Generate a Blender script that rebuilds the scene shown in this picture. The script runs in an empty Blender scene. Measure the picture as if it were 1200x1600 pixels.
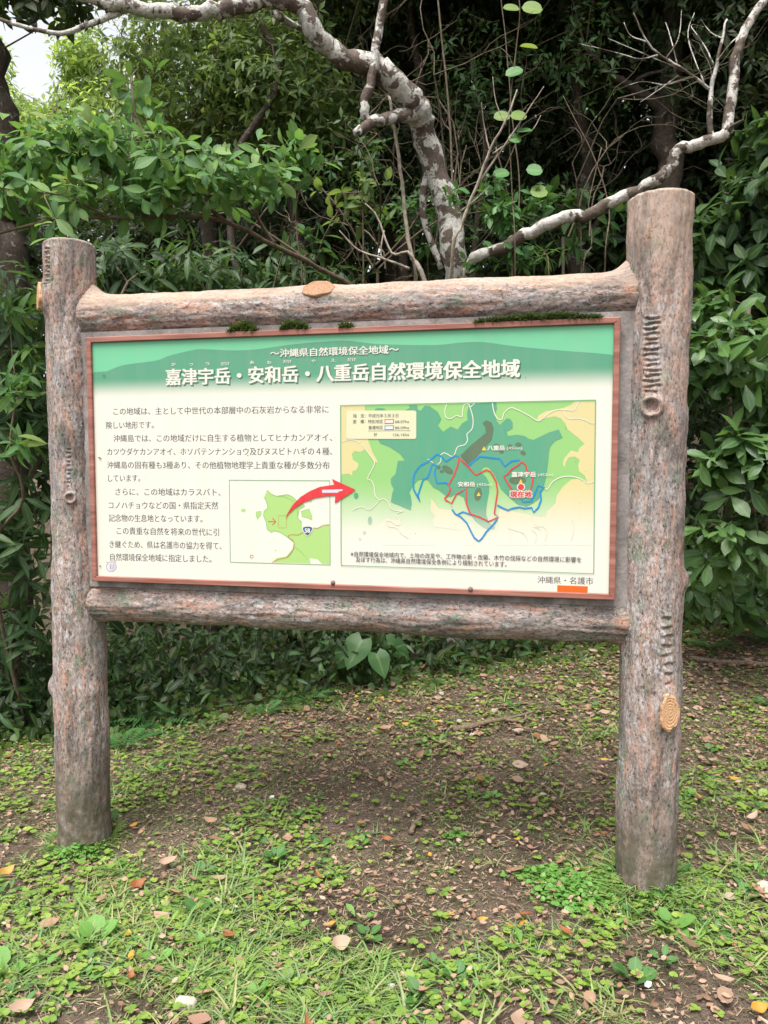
import bpy, math, random
import numpy as np
from mathutils import Matrix, Vector
from mathutils.geometry import tessellate_polygon

S = bpy.context.scene
COL = S.collection
R = math.radians
rng = np.random.default_rng(11)
random.seed(5)

# ------------------------------------------------------------------ camera
PITCH = math.atan(79 / 1200)
CAMZ = 1.5
cd = bpy.data.cameras.new('camera')
cam = bpy.data.objects.new('camera', cd)
COL.objects.link(cam)
cam.location = (0, 0, CAMZ)
cam.rotation_euler = (R(90) - PITCH, 0, 0)
cd.sensor_fit = 'VERTICAL'
cd.sensor_height = 36
cd.sensor_width = 27
cd.lens = 27
cd.clip_end = 2000
S.camera = cam

# ------------------------------------------------------------------ light
SUN_EL, SUN_AZ = R(66), R(205)          # azimuth clockwise from +Y (the viewing direction)
w = bpy.data.worlds.new('World')
S.world = w
w.use_nodes = True
nt = w.node_tree
nt.nodes.clear()
sky = nt.nodes.new('ShaderNodeTexSky')
sky.sky_type = 'NISHITA'
sky.sun_disc = False
sky.sun_elevation = SUN_EL
sky.sun_rotation = SUN_AZ
sky.air_density = 1.0
sky.dust_density = 3.0
hs = nt.nodes.new('ShaderNodeHueSaturation')
hs.inputs['Saturation'].default_value = 0.12
bg = nt.nodes.new('ShaderNodeBackground')
bg.inputs['Strength'].default_value = 0.145
wo = nt.nodes.new('ShaderNodeOutputWorld')
nt.links.new(sky.outputs[0], hs.inputs['Color'])
nt.links.new(hs.outputs[0], bg.inputs['Color'])
nt.links.new(bg.outputs[0], wo.inputs['Surface'])
sl = bpy.data.lights.new('sun', 'SUN')
sl.energy = 2.9
sl.angle = R(34)
sl.color = (1.0, 0.95, 0.87)
so = bpy.data.objects.new('sun', sl)
COL.objects.link(so)
sd = Vector((math.sin(SUN_AZ) * math.cos(SUN_EL), math.cos(SUN_AZ) * math.cos(SUN_EL), math.sin(SUN_EL)))
so.rotation_euler = sd.to_track_quat('Z', 'Y').to_euler()
so.location = (-3, -4, 8)
S.view_settings.view_transform = 'Standard'
S.view_settings.look = 'None'
S.view_settings.gamma = 1
S.view_settings.exposure = 1.12
S.view_settings.use_curve_mapping = False
cy = S.cycles
cy.max_bounces = 6
cy.diffuse_bounces = 4
cy.glossy_bounces = 2
cy.transmission_bounces = 4
cy.transparent_max_bounces = 4
cy.use_denoising = True
cy.caustics_reflective = False
cy.caustics_refractive = False
cy.sample_clamp_indirect = 6

# ------------------------------------------------------------------ helpers: pixels to places
def ray(px, py):
    x, y = (px - 600) / 1200, (800 - py) / 1200
    return np.array([x, y * math.sin(PITCH) + math.cos(PITCH), y * math.cos(PITCH) - math.sin(PITCH)])
def at(px, py, Y):
    d = ray(px, py)
    return np.array([0, 0, CAMZ]) + d * (Y / d[1])
def pix(p):
    """px, py of world points (n,3)"""
    p = np.atleast_2d(p) - np.array([0, 0, CAMZ])
    f = p[:, 1] * math.cos(PITCH) - p[:, 2] * math.sin(PITCH)
    u = p[:, 1] * math.sin(PITCH) + p[:, 2] * math.cos(PITCH)
    f = np.where(f < .01, .01, f)
    return 600 + 1200 * p[:, 0] / f, 800 - 1200 * u / f

def sstep(a, b, x):
    t = np.clip((x - a) / (b - a), 0, 1)
    return t * t * (3 - 2 * t)
def h3(i, j, k, s=0):
    n = (i * 374761393 + j * 668265263 + k * 1274126177 + s * 974711) & 0x7fffffff
    n = (n ^ (n >> 13)) * 1274126177 & 0x7fffffff
    n = (n ^ (n >> 16)) & 0xffff
    return n / 65535.0
def vn(p, s=0):
    """value noise 0..1, p (n,3)"""
    p = np.asarray(p, float)
    i = np.floor(p).astype(np.int64)
    f = p - i
    f = f * f * (3 - 2 * f)
    r = 0
    for a in (0, 1):
        for b in (0, 1):
            for c in (0, 1):
                wgt = (f[:, 0] if a else 1 - f[:, 0]) * (f[:, 1] if b else 1 - f[:, 1]) * (f[:, 2] if c else 1 - f[:, 2])
                r = r + wgt * h3(i[:, 0] + a, i[:, 1] + b, i[:, 2] + c, s)
    return r
def fbm(p, s=0, o=3):
    p = np.asarray(p, float)
    r, a, t = 0, .5, 0
    for q in range(o):
        r = r + a * vn(p * 2 ** q, s + q)
        t += a
        a *= .5
    return r / t
def cr(pts, n=6, closed=False):
    """Catmull-Rom through points"""
    P = np.array(pts, float)
    m = len(P)
    out = []
    segs = m if closed else m - 1
    for i in range(segs):
        if closed:
            a, b, c, d = P[(i - 1) % m], P[i], P[(i + 1) % m], P[(i + 2) % m]
        else:
            a, b, c, d = P[max(i - 1, 0)], P[i], P[i + 1], P[min(i + 2, m - 1)]
        for q in range(n):
            t = q / n
            out.append(.5 * ((2 * b) + (c - a) * t + (2 * a - 5 * b + 4 * c - d) * t * t + (3 * b - a - 3 * c + d) * t ** 3))
    if not closed:
        out.append(P[-1])
    return np.array(out)

# ------------------------------------------------------------------ helpers: meshes and objects
def mesh(name, v, f, mat=None, attrs=None, smooth=True):
    me = bpy.data.meshes.new(name)
    v = np.asarray(v, np.float32)
    me.vertices.add(len(v))
    me.vertices.foreach_set('co', v.ravel())
    if isinstance(f, np.ndarray):
        n = f.shape[1]
        idx = f.ravel().astype(np.int32)
        st = np.arange(0, len(idx), n, dtype=np.int32)
    else:
        idx = np.array([i for q in f for i in q], np.int32)
        ln = np.array([len(q) for q in f], np.int32)
        st = (np.cumsum(ln) - ln).astype(np.int32)
    me.loops.add(len(idx))
    me.loops.foreach_set('vertex_index', idx)
    me.polygons.add(len(st))
    me.polygons.foreach_set('loop_start', st)
    me.update(calc_edges=True)
    me.validate()
    for k, a in (attrs or {}).items():
        at_ = me.attributes.new(k, 'FLOAT', 'POINT')
        at_.data.foreach_set('value', np.asarray(a, np.float32))
    if smooth:
        me.shade_smooth()
    else:
        me.shade_flat()
    if mat:
        me.materials.append(mat)
    return me
def obj(name, me, parent=None, loc=None, label=None, cat=None, group=None, kind=None):
    o = bpy.data.objects.new(name, me)
    COL.objects.link(o)
    if loc is not None:
        o.location = loc
    if parent:
        o.parent = parent
    tag(o, label, cat, group, kind)
    return o
def tag(o, label=None, cat=None, group=None, kind=None):
    if label: o['label'] = label
    if cat: o['category'] = cat
    if group: o['group'] = group
    if kind: o['kind'] = kind
class Acc:
    """collects geometry for one mesh"""
    def __init__(s):
        s.v, s.f, s.n, s.a = [], [], 0, {}
    def add(s, v, f, **a):
        v = np.asarray(v, float)
        s.v.append(v)
        s.f.extend([tuple(int(i) + s.n for i in q) for q in f])
        for k, x in a.items():
            s.a.setdefault(k, []).append(np.broadcast_to(x, (len(v),)))
        s.n += len(v)
    def mesh(s, name, mat, off=(0, 0, 0), smooth=True):
        at_ = {k: np.concatenate(x) for k, x in s.a.items()}
        return mesh(name, np.concatenate(s.v) - np.array(off), s.f, mat, at_, smooth)
def tube(pts, rad, sides=8, cap=True, wob=0, seed=0):
    P = np.array(pts, float)
    n = len(P)
    rad = np.broadcast_to(np.array(rad, float), (n,))
    T = np.gradient(P, axis=0)
    T /= np.linalg.norm(T, axis=1)[:, None] + 1e-9
    ref = np.array([0.3, 0.5, 0.81])
    A = np.cross(T, ref)
    A /= np.linalg.norm(A, axis=1)[:, None] + 1e-9
    B = np.cross(T, A)
    th = np.linspace(0, 2 * math.pi, sides, endpoint=False)
    ring = A[:, None, :] * np.cos(th)[None, :, None] + B[:, None, :] * np.sin(th)[None, :, None]
    rr = np.repeat(rad[:, None], sides, 1)
    if wob:
        q = (P[:, None, :] + ring * rad[:, None, None]).reshape(-1, 3)
        rr = rr * (1 + wob * (fbm(q * (0.6 / max(rad.mean(), .002)), seed, 2).reshape(n, sides) - .5))
    V = (P[:, None, :] + ring * rr[:, :, None]).reshape(-1, 3)
    F = []
    for i in range(n - 1):
        for j in range(sides):
            k = (j + 1) % sides
            F.append((i * sides + j, i * sides + k, (i + 1) * sides + k, (i + 1) * sides + j))
    if cap:
        F.append(tuple(range(sides))[::-1])
        F.append(tuple((n - 1) * sides + j for j in range(sides)))
    return V, F
def box(x0, x1, y0, y1, z0, z1):
    v = [(x, y, z) for x in (x0, x1) for y in (y0, y1) for z in (z0, z1)]
    f = [(0, 1, 3, 2), (4, 6, 7, 5), (0, 4, 5, 1), (2, 3, 7, 6), (0, 2, 6, 4), (1, 5, 7, 3)]
    return v, f

# ------------------------------------------------------------------ helpers: materials
class M:
    def __init__(s, name):
        s.m = bpy.data.materials.new(name)
        s.m.use_nodes = True
        s.t = s.m.node_tree
        s.t.nodes.clear()
        s.out = s.n('ShaderNodeOutputMaterial')
    def n(s, t, **k):
        x = s.t.nodes.new(t)
        for a, b in k.items():
            setattr(x, a, b)
        return x
    def set(s, sock, val):
        if hasattr(val, 'links') or isinstance(val, bpy.types.NodeSocket):
            s.t.links.new(val, sock)
        elif isinstance(val, (tuple, list)) and len(val) == 3 and sock.type == 'RGBA':
            sock.default_value = (*val, 1)
        else:
            sock.default_value = val
    def obj(s, scale=(1, 1, 1), geo=False):
        c = s.n('ShaderNodeTexCoord')
        mp = s.n('ShaderNodeMapping')
        mp.inputs['Scale'].default_value = scale
        s.t.links.new(c.outputs['Object'], mp.inputs[0])
        return mp.outputs[0]
    def noise(s, vec, scale=1, detail=3, rough=.55, dist=0):
        x = s.n('ShaderNodeTexNoise')
        s.set(x.inputs['Vector'], vec)
        x.inputs['Scale'].default_value = scale
        x.inputs['Detail'].default_value = detail
        x.inputs['Roughness'].default_value = rough
        x.inputs['Distortion'].default_value = dist
        return x.outputs['Fac']
    def voro(s, vec, scale=1, feat='F1'):
        x = s.n('ShaderNodeTexVoronoi', feature=feat)
        s.set(x.inputs['Vector'], vec)
        x.inputs['Scale'].default_value = scale
        return x.outputs['Distance']
    def ramp(s, fac, stops, interp='LINEAR'):
        x = s.n('ShaderNodeValToRGB')
        x.color_ramp.interpolation = interp
        e = x.color_ramp.elements
        while len(e) < len(stops):
            e.new(.5)
        for q, (p, c) in zip(e, stops):
            q.position = p
            q.color = (*c, 1) if isinstance(c, (tuple, list)) else (c, c, c, 1)
        s.set(x.inputs[0], fac)
        return x.outputs[0]
    def mix(s, fac, a, b, mode='MIX'):
        x = s.n('ShaderNodeMix', data_type='RGBA', blend_type=mode)
        s.set(x.inputs[0], fac)
        s.set(x.inputs[6], a)
        s.set(x.inputs[7], b)
        return x.outputs[2]
    def math(s, op, a, b=0.0, clamp=False):
        x = s.n('ShaderNodeMath', operation=op, use_clamp=clamp)
        s.set(x.inputs[0], a)
        s.set(x.inputs[1], b)
        return x.outputs[0]
    def attr(s, name):
        return s.n('ShaderNodeAttribute', attribute_name=name).outputs['Fac']
    def bump(s, h, strength=.5, dist=.01):
        x = s.n('ShaderNodeBump')
        x.inputs['Strength'].default_value = strength
        x.inputs['Distance'].default_value = dist
        s.set(x.inputs['Height'], h)
        return x.outputs[0]
    def pbr(s, col, rough=.8, bump=None, spec=.3, coat=0):
        p = s.n('ShaderNodeBsdfPrincipled')
        s.set(p.inputs['Base Color'], col)
        s.set(p.inputs['Roughness'], rough)
        p.inputs['Specular IOR Level'].default_value = spec
        p.inputs['Coat Weight'].default_value = coat
        if bump is not None:
            s.set(p.inputs['Normal'], bump)
        s.p = p
        s.t.links.new(p.outputs[0], s.out.inputs[0])
        return s.m
def lin(r, g, b):
    return tuple(((c / 255) / 12.92 if c / 255 < .04045 else ((c / 255 + .055) / 1.055) ** 2.4) for c in (r, g, b))

def leaf_mat(name, stops, rough=.42, trans=.3, tcol=None, spec=.4, rib=.35, spots=.0):
    """stops: colours spread over the leaves by their own random value; tcol: light coming through"""
    m = M(name)
    oi = m.n('ShaderNodeObjectInfo').outputs['Random']
    v = m.math('FRACT', m.math('ADD', m.attr('rnd'), oi))
    n = len(stops)
    col = m.ramp(v, [(i / max(n - 1, 1), c) for i, c in enumerate(stops)])
    co = m.obj()
    col = m.mix(m.math('MULTIPLY', m.noise(co, 45, 2), .35), col, tuple(c * .55 for c in stops[0]))
    if spots:
        col = m.mix(m.math('MULTIPLY', m.ramp(m.noise(co, 60, 2), [(.6, 0.), (.7, 1.)]), spots), col, (.09, .05, .02))
    r = m.ramp(m.attr('rib'), [(.0, 1.), (.10, .25), (.2, 0.)])
    col = m.mix(m.math('MULTIPLY', r, rib), col, (.30, .40, .17))
    mm = m.pbr(col, rough, m.bump(m.noise(co, 70, 2), .25, .004), spec)
    tr = m.n('ShaderNodeBsdfTranslucent')
    m.set(tr.inputs[0], m.mix(.6, col, tcol or (.16, .30, .03)))
    mx = m.n('ShaderNodeMixShader')
    mx.inputs[0].default_value = trans
    m.t.links.new(m.p.outputs[0], mx.inputs[1])
    m.t.links.new(tr.outputs[0], mx.inputs[2])
    m.t.links.new(mx.outputs[0], m.out.inputs[0])
    return mm

# faux-wood concrete of the posts and rails
def faux_wood():
    m = M('faux_wood_concrete')
    o = m.obj()
    big = m.noise(m.obj((1, 1, .5)), 7, 5, .65)
    col = m.ramp(big, [(.30, (.12, .095, .085)), (.42, (.22, .155, .13)), (.50, (.32, .215, .175)), (.58, (.22, .185, .175)), (.70, (.35, .31, .30))])
    med = m.noise(m.obj((30, 30, 7)), 1, 5, .65, .6)
    col = m.mix(m.ramp(med, [(.51, 0.), (.62, .85)]), col, (.42, .165, .075))
    pale = m.noise(m.obj((62, 62, 26)), 1, 5, .75, .4)
    col = m.mix(m.math('MULTIPLY', m.ramp(pale, [(.50, 0.), (.58, .85)]), m.ramp(m.noise(o, 6, 3), [(.38, .15), (.6, 1.)])), col, (.45, .42, .43))
    col = m.mix(m.ramp(m.noise(m.obj((15, 15, 8)), 1, 5, .7), [(.53, 0.), (.64, .75)]), col, (.13, .195, .125))
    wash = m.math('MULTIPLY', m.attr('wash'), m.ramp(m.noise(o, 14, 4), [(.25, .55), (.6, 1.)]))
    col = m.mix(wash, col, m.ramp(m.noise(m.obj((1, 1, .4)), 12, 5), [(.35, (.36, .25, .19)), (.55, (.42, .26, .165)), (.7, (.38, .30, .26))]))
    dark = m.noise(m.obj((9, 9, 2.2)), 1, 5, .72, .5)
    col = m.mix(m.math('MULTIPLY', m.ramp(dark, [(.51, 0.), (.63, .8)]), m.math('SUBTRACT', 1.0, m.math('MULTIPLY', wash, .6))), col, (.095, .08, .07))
    crack = m.noise(m.obj((115, 115, 62)), 1, 5, .8, .2)
    pit = m.ramp(crack, [(.37, .10), (.45, .8), (.58, 1.16)])
    pit = m.mix(m.math('MULTIPLY', wash, .6), pit, (1, 1, 1))
    col = m.mix(1.0, col, pit, 'MULTIPLY')
    sp = m.noise(m.obj((1, 1, .5)), 170, 4, .75)
    spk = m.math('MULTIPLY', m.ramp(sp, [(.55, 0.), (.61, .75)]), m.ramp(m.noise(o, 5, 3), [(.40, .1), (.62, 1.)]))
    spk = m.math('MULTIPLY', spk, m.math('SUBTRACT', 1.0, m.math('MULTIPLY', wash, .7)))
    col = m.mix(spk, col, (.52, .50, .50))
    hs_ = m.n('ShaderNodeHueSaturation'); hs_.inputs['Saturation'].default_value = .76; hs_.inputs['Value'].default_value = .87
    m.set(hs_.inputs['Color'], col); col = hs_.outputs[0]
    foot = m.attr('foot')
    col = m.mix(m.math('MULTIPLY', foot, m.ramp(m.noise(o, 22, 4), [(.3, .3), (.6, 1.)])), col, (.085, .075, .05))
    h = m.math('ADD', m.math('MULTIPLY', crack, 1.2), m.math('MULTIPLY', sp, .3))
    h = m.math('ADD', h, m.math('MULTIPLY', med, .8))
    return m.pbr(col, .88, m.bump(h, .38, .005), .3)
MAT_WOOD = faux_wood()

def cutwood(nm='painted_cut_end', ca=(.46, .27, .145), cb=(.30, .16, .09), cc=(.44, .32, .22)):
    m = M(nm)
    o = m.obj()
    sx = m.n('ShaderNodeSeparateXYZ')
    m.set(sx.inputs[0], o)
    # rings by elliptic distance in the disc's own plane
    d = m.math('SQRT', m.math('ADD', m.math('POWER', m.math('MULTIPLY', sx.outputs[0], 1.5), 2.0), m.math('POWER', sx.outputs[1], 2.0)))
    d = m.math('ADD', d, m.math('MULTIPLY', m.noise(o, 26, 3), .018))
    ring = m.math('SINE', m.math('MULTIPLY', d, 620.0))
    col = m.mix(m.ramp(ring, [(.5, 0.), (.95, .22)]), ca, cb)
    col = m.mix(m.ramp(m.noise(o, 60, 3), [(.5, 0.), (.7, .6)]), col, cc)
    col = m.mix(m.ramp(m.noise(o, 130, 4, .7), [(.38, .7), (.47, 0.)]), col, (.12, .07, .045))
    return m.pbr(col, .85, m.bump(ring, .4, .0015), .2)
MAT_CUT = cutwood()
MAT_CUT2 = cutwood('worn_cut_end', (.30, .17, .10), (.14, .085, .06), (.27, .21, .17))

def mottled(name, dark, light, thr=.5, sc=9, st=(1, 1, 1)):
    m = M(name)
    o = m.obj(st)
    a = m.noise(o, sc, 4, .55, .4)
    base = m.ramp(m.noise(o, sc * 3, 4), [(.3, tuple(c * .55 for c in dark)), (.6, dark), (.8, tuple(min(1, c * 1.7) for c in dark))])
    pale = m.ramp(m.noise(o, sc * 4, 4), [(.3, tuple(c * .55 for c in light)), (.55, light), (.8, tuple(c * 1.15 for c in light))])
    a = m.math('ADD', a, m.math('MULTIPLY', m.math('SUBTRACT', m.noise(o, sc * 5, 4, .7), .5), .22))
    col = m.mix(m.ramp(a, [(thr, 0.), (thr + .035, 1.)]), base, pale)
    col = m.mix(m.ramp(m.noise(o, sc * 7, 3), [(.6, 0.), (.68, .7)]), col, tuple(c * .6 for c in dark))
    return m.pbr(col, .85, m.bump(m.noise(o, sc * 6, 4), .6, .01), .25)

def plain(name, col, rough=.7, var=.25, sc=20, bump=.2, spec=.3):
    m = M(name)
    o = m.obj()
    c = m.mix(m.ramp(m.noise(o, sc, 4), [(.3, 0.), (.7, 1.)]), tuple(x * (1 - var) for x in col), tuple(min(1, x * (1 + var)) for x in col))
    return m.pbr(c, rough, m.bump(m.noise(o, sc * 3, 3), bump, .004), spec)

# ------------------------------------------------------------------ ground
def edge_y(x):
    return 5.25 + .34 * np.clip(x, -4, 6)
def ground_h(x, y):
    x = np.asarray(x, float); y = np.asarray(y, float)
    p = np.stack([x, y, np.zeros_like(x)], -1).reshape(-1, 3)
    z = .0364 * (np.clip(x, -5, 4) - .95) - .055
    for cx, cy in ((.954, 2.71), (-1.282, 3.193)):
        z = z + .022 * np.exp(-(np.clip(np.hypot(x - cx, y - cy) - .11, 0, 9) / .07) ** 2)
    z = z + .055 * np.clip(y - 3.4, 0, 4) * sstep(-1.5, 1.5, x)
    near = 1 - sstep(12, 30, np.hypot(x, y))
    z = z + near * ((fbm(p * 1.3, 3, 3).reshape(x.shape) - .5) * .07 + (fbm(p * 9, 8, 3).reshape(x.shape) - .5) * .022)
    e = y - edge_y(x)
    z = z - .9 * sstep(.1, 1.6, e) * sstep(.3, -1.6, x) * (1 - sstep(6, 12, y))
    z = z + .32 * np.clip(y - 7.0, 0, 40) * sstep(-9, 2, x) * (1 - .4 * sstep(30, 60, y)) + .12 * np.clip(y - 9, 0, 30) * sstep(1, -4, x)
    return z
def gh(x, y):
    return float(ground_h(np.array([x]), np.array([y]))[0])
xs = np.concatenate([-np.geomspace(300, 4.1, 26), np.linspace(-4, 4, 270), np.geomspace(4.1, 300, 26)])
ys = np.concatenate([-np.geomspace(200, .4, 22), np.linspace(0, 1.2, 10), np.linspace(1.25, 7, 210), np.geomspace(7.1, 400, 46)])
gx, gy = np.meshgrid(xs, ys)
gz = ground_h(gx, gy)
gv = np.stack([gx, gy, gz], -1).reshape(-1, 3)
nx = len(xs)
ii, jj = np.meshgrid(np.arange(nx - 1), np.arange(len(ys) - 1))
a0 = (jj * nx + ii).ravel()
gf = np.stack([a0, a0 + 1, a0 + nx + 1, a0 + nx], -1)
m = M('forest_soil')
o = m.obj()
c = m.ramp(m.noise(o, 2.2, 5, .6), [(.32, (.085, .062, .048)), (.5, (.155, .115, .088)), (.68, (.22, .17, .135))])
c = m.mix(m.ramp(m.noise(o, 38, 5, .7), [(.48, 0.), (.62, .8)]), c, (.15, .115, .085))
c = m.mix(m.ramp(m.noise(o, 110, 4, .7), [(.52, 0.), (.62, .8)]), c, (.030, .022, .017))
c = m.mix(m.ramp(m.noise(o, 3.1, 6, .75), [(.50, 0.), (.66, .6)]), c, (.050, .068, .022))
MAT_SOIL = m.pbr(c, .95, m.bump(m.math('ADD', m.noise(o, 30, 5, .7), m.noise(o, 120, 4, .7)), .9, .02), .15)
obj('ground', mesh('ground', gv, gf, MAT_SOIL), kind='structure')
#GROUND_END

# ------------------------------------------------------------------ the information sign
YAW = R(12.2)
AX = np.array([.954, 2.71])                    # axis of the right post
tdir = np.array([math.cos(YAW), -math.sin(YAW)])
SPAN = 2.288
mid = AX - tdir * SPAN / 2
sign = bpy.data.objects.new('information_sign', None)
COL.objects.link(sign)
sign.location = (mid[0], mid[1], 0)
sign.rotation_euler = (0, 0, -YAW)
tag(sign, 'large map board between two imitation-log posts and rails on the grass', 'sign')
HS = SPAN / 2
CL = np.array([-mid[0] * tdir[0] - mid[1] * tdir[1], 0, CAMZ])
ndir = np.array([math.sin(YAW), math.cos(YAW)])       # local +Y, away from the camera
CL[1] = -(mid[0] * ndir[0] + mid[1] * ndir[1])
def lray(px, py):
    d = ray(px, py)
    return np.array([d[0] * tdir[0] + d[1] * tdir[1], d[0] * ndir[0] + d[1] * ndir[1], d[2]])
def onplane(px, py, y):
    d = lray(px, py)
    return CL + d * ((y - CL[1]) / d[1])
def post_hit(px, py, cx, r):
    """(angle, z) on a vertical cylinder at (cx,0); angle 0 faces local -Y, positive towards +X"""
    d = lray(px, py)
    ox, oy = CL[0] - cx, CL[1]
    a = d[0] ** 2 + d[1] ** 2
    b = 2 * (ox * d[0] + oy * d[1])
    c_ = ox * ox + oy * oy - r * r
    D = max(b * b - 4 * a * c_, 0)
    t = (-b - math.sqrt(D)) / (2 * a)
    p = CL + d * t
    return math.atan2(p[0] - cx, -p[1]), p[2]

def log_mesh(name, z0, z1, rfun, seed, nz=620, na=120, notches=(), bumps=(), cap=0.012, wash=None, foot=False, holes=()):
    """a log along Z; angle 0 = -Y"""
    z = np.concatenate([[z0], np.linspace(z0, z1, nz), [z1 + .0]])
    th = np.linspace(-math.pi, math.pi, na, endpoint=False)
    Z, T = np.meshgrid(z, th, indexing='ij')
    r0 = rfun(Z)
    P = np.stack([np.sin(T) * r0, -np.cos(T) * r0, Z], -1).reshape(-1, 3)
    st = fbm(P * np.array([42, 42, 7]), seed, 4).reshape(Z.shape)
    st2 = fbm(P * np.array([90, 90, 34]), seed + 9, 3).reshape(Z.shape)
    lo = fbm(P * np.array([5, 5, 3]), seed + 4, 2).reshape(Z.shape)
    rid = 1 - np.abs(2 * st - 1)
    r = r0 + (lo - .5) * .012 + (rid - .75) * .010 + (st2 - .5) * .004 + .010 * (fbm(P * np.array([9, 9, 8]), seed + 40, 2).reshape(Z.shape) - .5)
    for (t_, zc, hw, dep, sg) in notches:
        da = (T - t_) * .11
        cen = zc + .0025 * np.sin(da * 90 + zc * 900)
        g = np.exp(-((Z - cen) / sg) ** 2) - .45 * np.exp(-((Z - cen - sg * 2) / sg) ** 2)
        r = r - dep * g * sstep(hw, hw * .6, np.abs(da))
    for (t_, zc, wa, wz, amp, flat) in bumps:
        q = np.sqrt(((T - t_) * .11 / wa) ** 2 + ((Z - zc) / wz) ** 2)
        e = np.exp(-np.clip(q - flat, 0, 9) ** 2 * 2.2)
        if flat > .5: r = r + (r0 - r) * e * .85
        r = r + amp * e
    for (t_, zc, rr, dep) in holes:
        q = np.hypot((T - t_) * .11, Z - zc) / rr
        r = r - dep * sstep(1.0, .35, q) + .010 * np.exp(-((q - 1.15) / .28) ** 2) + .004 * np.exp(-(q / .4) ** 2)
    if cap:
        k = sstep(z1 - cap, z1, Z)
        r = r - k * k * cap * .8
    r[0] = .001
    r[-1] = .001
    V = np.stack([np.sin(T) * r, -np.cos(T) * r, Z], -1).reshape(-1, 3)
    if cap:
        V[-na:, 2] += .004
    n = len(z)
    i, j = np.meshgrid(np.arange(n - 1), np.arange(na), indexing='ij')
    k = (j + 1) % na
    F = np.stack([i * na + j, i * na + k, (i + 1) * na + k, (i + 1) * na + j], -1).reshape(-1, 4)
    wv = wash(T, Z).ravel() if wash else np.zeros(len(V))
    fv = (sstep(.42, .0, Z) if foot else Z * 0).ravel()
    return mesh(name, V, F, MAT_WOOD, {'wash': wv, 'foot': fv})

def cut_disc(name, parent, cen, nrm, up, wa, wz, seed, irregular=.13, mat=None):
    """sawn branch end: domed oval disc with a rim, its own little mesh"""
    nrm = np.array(nrm, float); nrm /= np.linalg.norm(nrm)
    up = np.array(up, float); up -= nrm * up.dot(nrm); up /= np.linalg.norm(up)
    side = np.cross(up, nrm)
    A = Acc()
    rr = [0, .2, .4, .6, .8, .93, 1.0, 1.02, 1.04]
    dz = [.0, -.0008, .0, -.0008, .0, .0012, .0, -.006, -.03]
    na = 40
    th = np.linspace(0, 2 * math.pi, na, endpoint=False)
    wobb = 1 + irregular * (np.sin(th * 2 + seed) * .5 + np.sin(th * 3 + seed * 2) * .5 + .4 * np.sin(th * 7 + seed))
    V = []
    for a, b in zip(rr, dz):
        V.append(np.stack([np.cos(th) * wa * a * wobb, np.sin(th) * wz * a * wobb, np.full(na, b)], -1))
    V = np.concatenate(V)
    F = [(i * na + j, (i + 1) * na + j, (i + 1) * na + (j + 1) % na, i * na + (j + 1) % na) for i in range(len(rr) - 1) for j in range(na)]
    o = obj(name, mesh(name, V, F, mat or MAT_CUT), parent)
    mt = Matrix(((side[0], up[0], nrm[0], cen[0]), (side[1], up[1], nrm[1], cen[1]), (side[2], up[2], nrm[2], cen[2]), (0, 0, 0, 1)))
    o.matrix_local = mt
    return o

# right post
def rp(Z): return .1035 + .004 * sstep(2.0, 2.42, Z) + .002 * np.sin(Z * 3) 
nr = []
for k in range(15):
    t_, z_ = post_hit(1017 + random.uniform(-2, 2), 497 + k * 8.2, HS, .11)
    nr.append((t_, z_, .032 * random.uniform(.8, 1.1), .0075 * random.uniform(.7, 1.2), .0036))
for k in range(8):
    t_, z_ = post_hit(1046 + random.uniform(-2, 2), 968 + k * 14.5, HS, .11)
    nr.append((t_, z_, .023 * random.uniform(.75, 1.2), .009 * random.uniform(.6, 1.1), .0055))
t1, z1 = post_hit(1018, 635, HS, .11)
t2, z2 = post_hit(1043, 1112, HS, .11)
t3, z3 = post_hit(1070, 908, HS, .108)
pr = obj('post', log_mesh('post', -.12, 2.405, rp, 21, 760, 120, nr, [(t2, z2, .036, .062, .016, .75), (t3 + .15, z3, .04, .05, .020, .1), (t1, z1, .03, .03, .006, .8)],
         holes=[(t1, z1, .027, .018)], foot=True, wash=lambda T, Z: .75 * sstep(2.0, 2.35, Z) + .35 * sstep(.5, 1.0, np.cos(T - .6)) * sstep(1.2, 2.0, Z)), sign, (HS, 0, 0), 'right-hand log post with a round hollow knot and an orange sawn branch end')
cut_disc('sawn_branch_end', pr, (math.sin(t2) * .1275, -math.cos(t2) * .1275, z2), (math.sin(t2), -math.cos(t2), .05), (0, 0, 1), .033, .066, 1)
# left post
def lp(Z): return .0985 + .007 * sstep(1.2, .3, Z) + .003 * np.sin(Z * 2.3 + 1)
nl = []
for k in range(13):
    t_, z_ = post_hit(71, 388 + k * 4.6, -HS, .108)
    nl.append((t_, z_, .022, .007, .0036))
for k in range(9):
    t_, z_ = post_hit(106 + random.uniform(-1, 1), 702 + k * 6.6, -HS, .108)
    nl.append((t_, z_, .011 * random.uniform(.7, 1.1), .005, .004))
u1, w1 = post_hit(109, 778, -HS, .108)
u2, w2 = post_hit(68, 462, -HS, .108)
u3, w3 = post_hit(80, 1075, -HS, .108)
plf = obj('post', log_mesh('post', -.22, 2.385, lp, 57, 760, 120, nl, [(u2 - .1, w2, .035, .048, .018, .7), (u3 - .45, w3, .045, .055, .026, .15), (u1, w1, .02, .02, .004, .7), (.9, .55, .05, .04, .008, .2)],
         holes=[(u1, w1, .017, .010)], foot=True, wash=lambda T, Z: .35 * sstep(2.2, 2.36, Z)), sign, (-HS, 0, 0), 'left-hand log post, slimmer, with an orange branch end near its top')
ua = u2 - .22
cut_disc('sawn_branch_end', plf, (math.sin(ua) * .1235, -math.cos(ua) * .1235, w2), (math.sin(ua), -math.cos(ua), .05), (0, 0, 1), .034, .052, 4)

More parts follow.
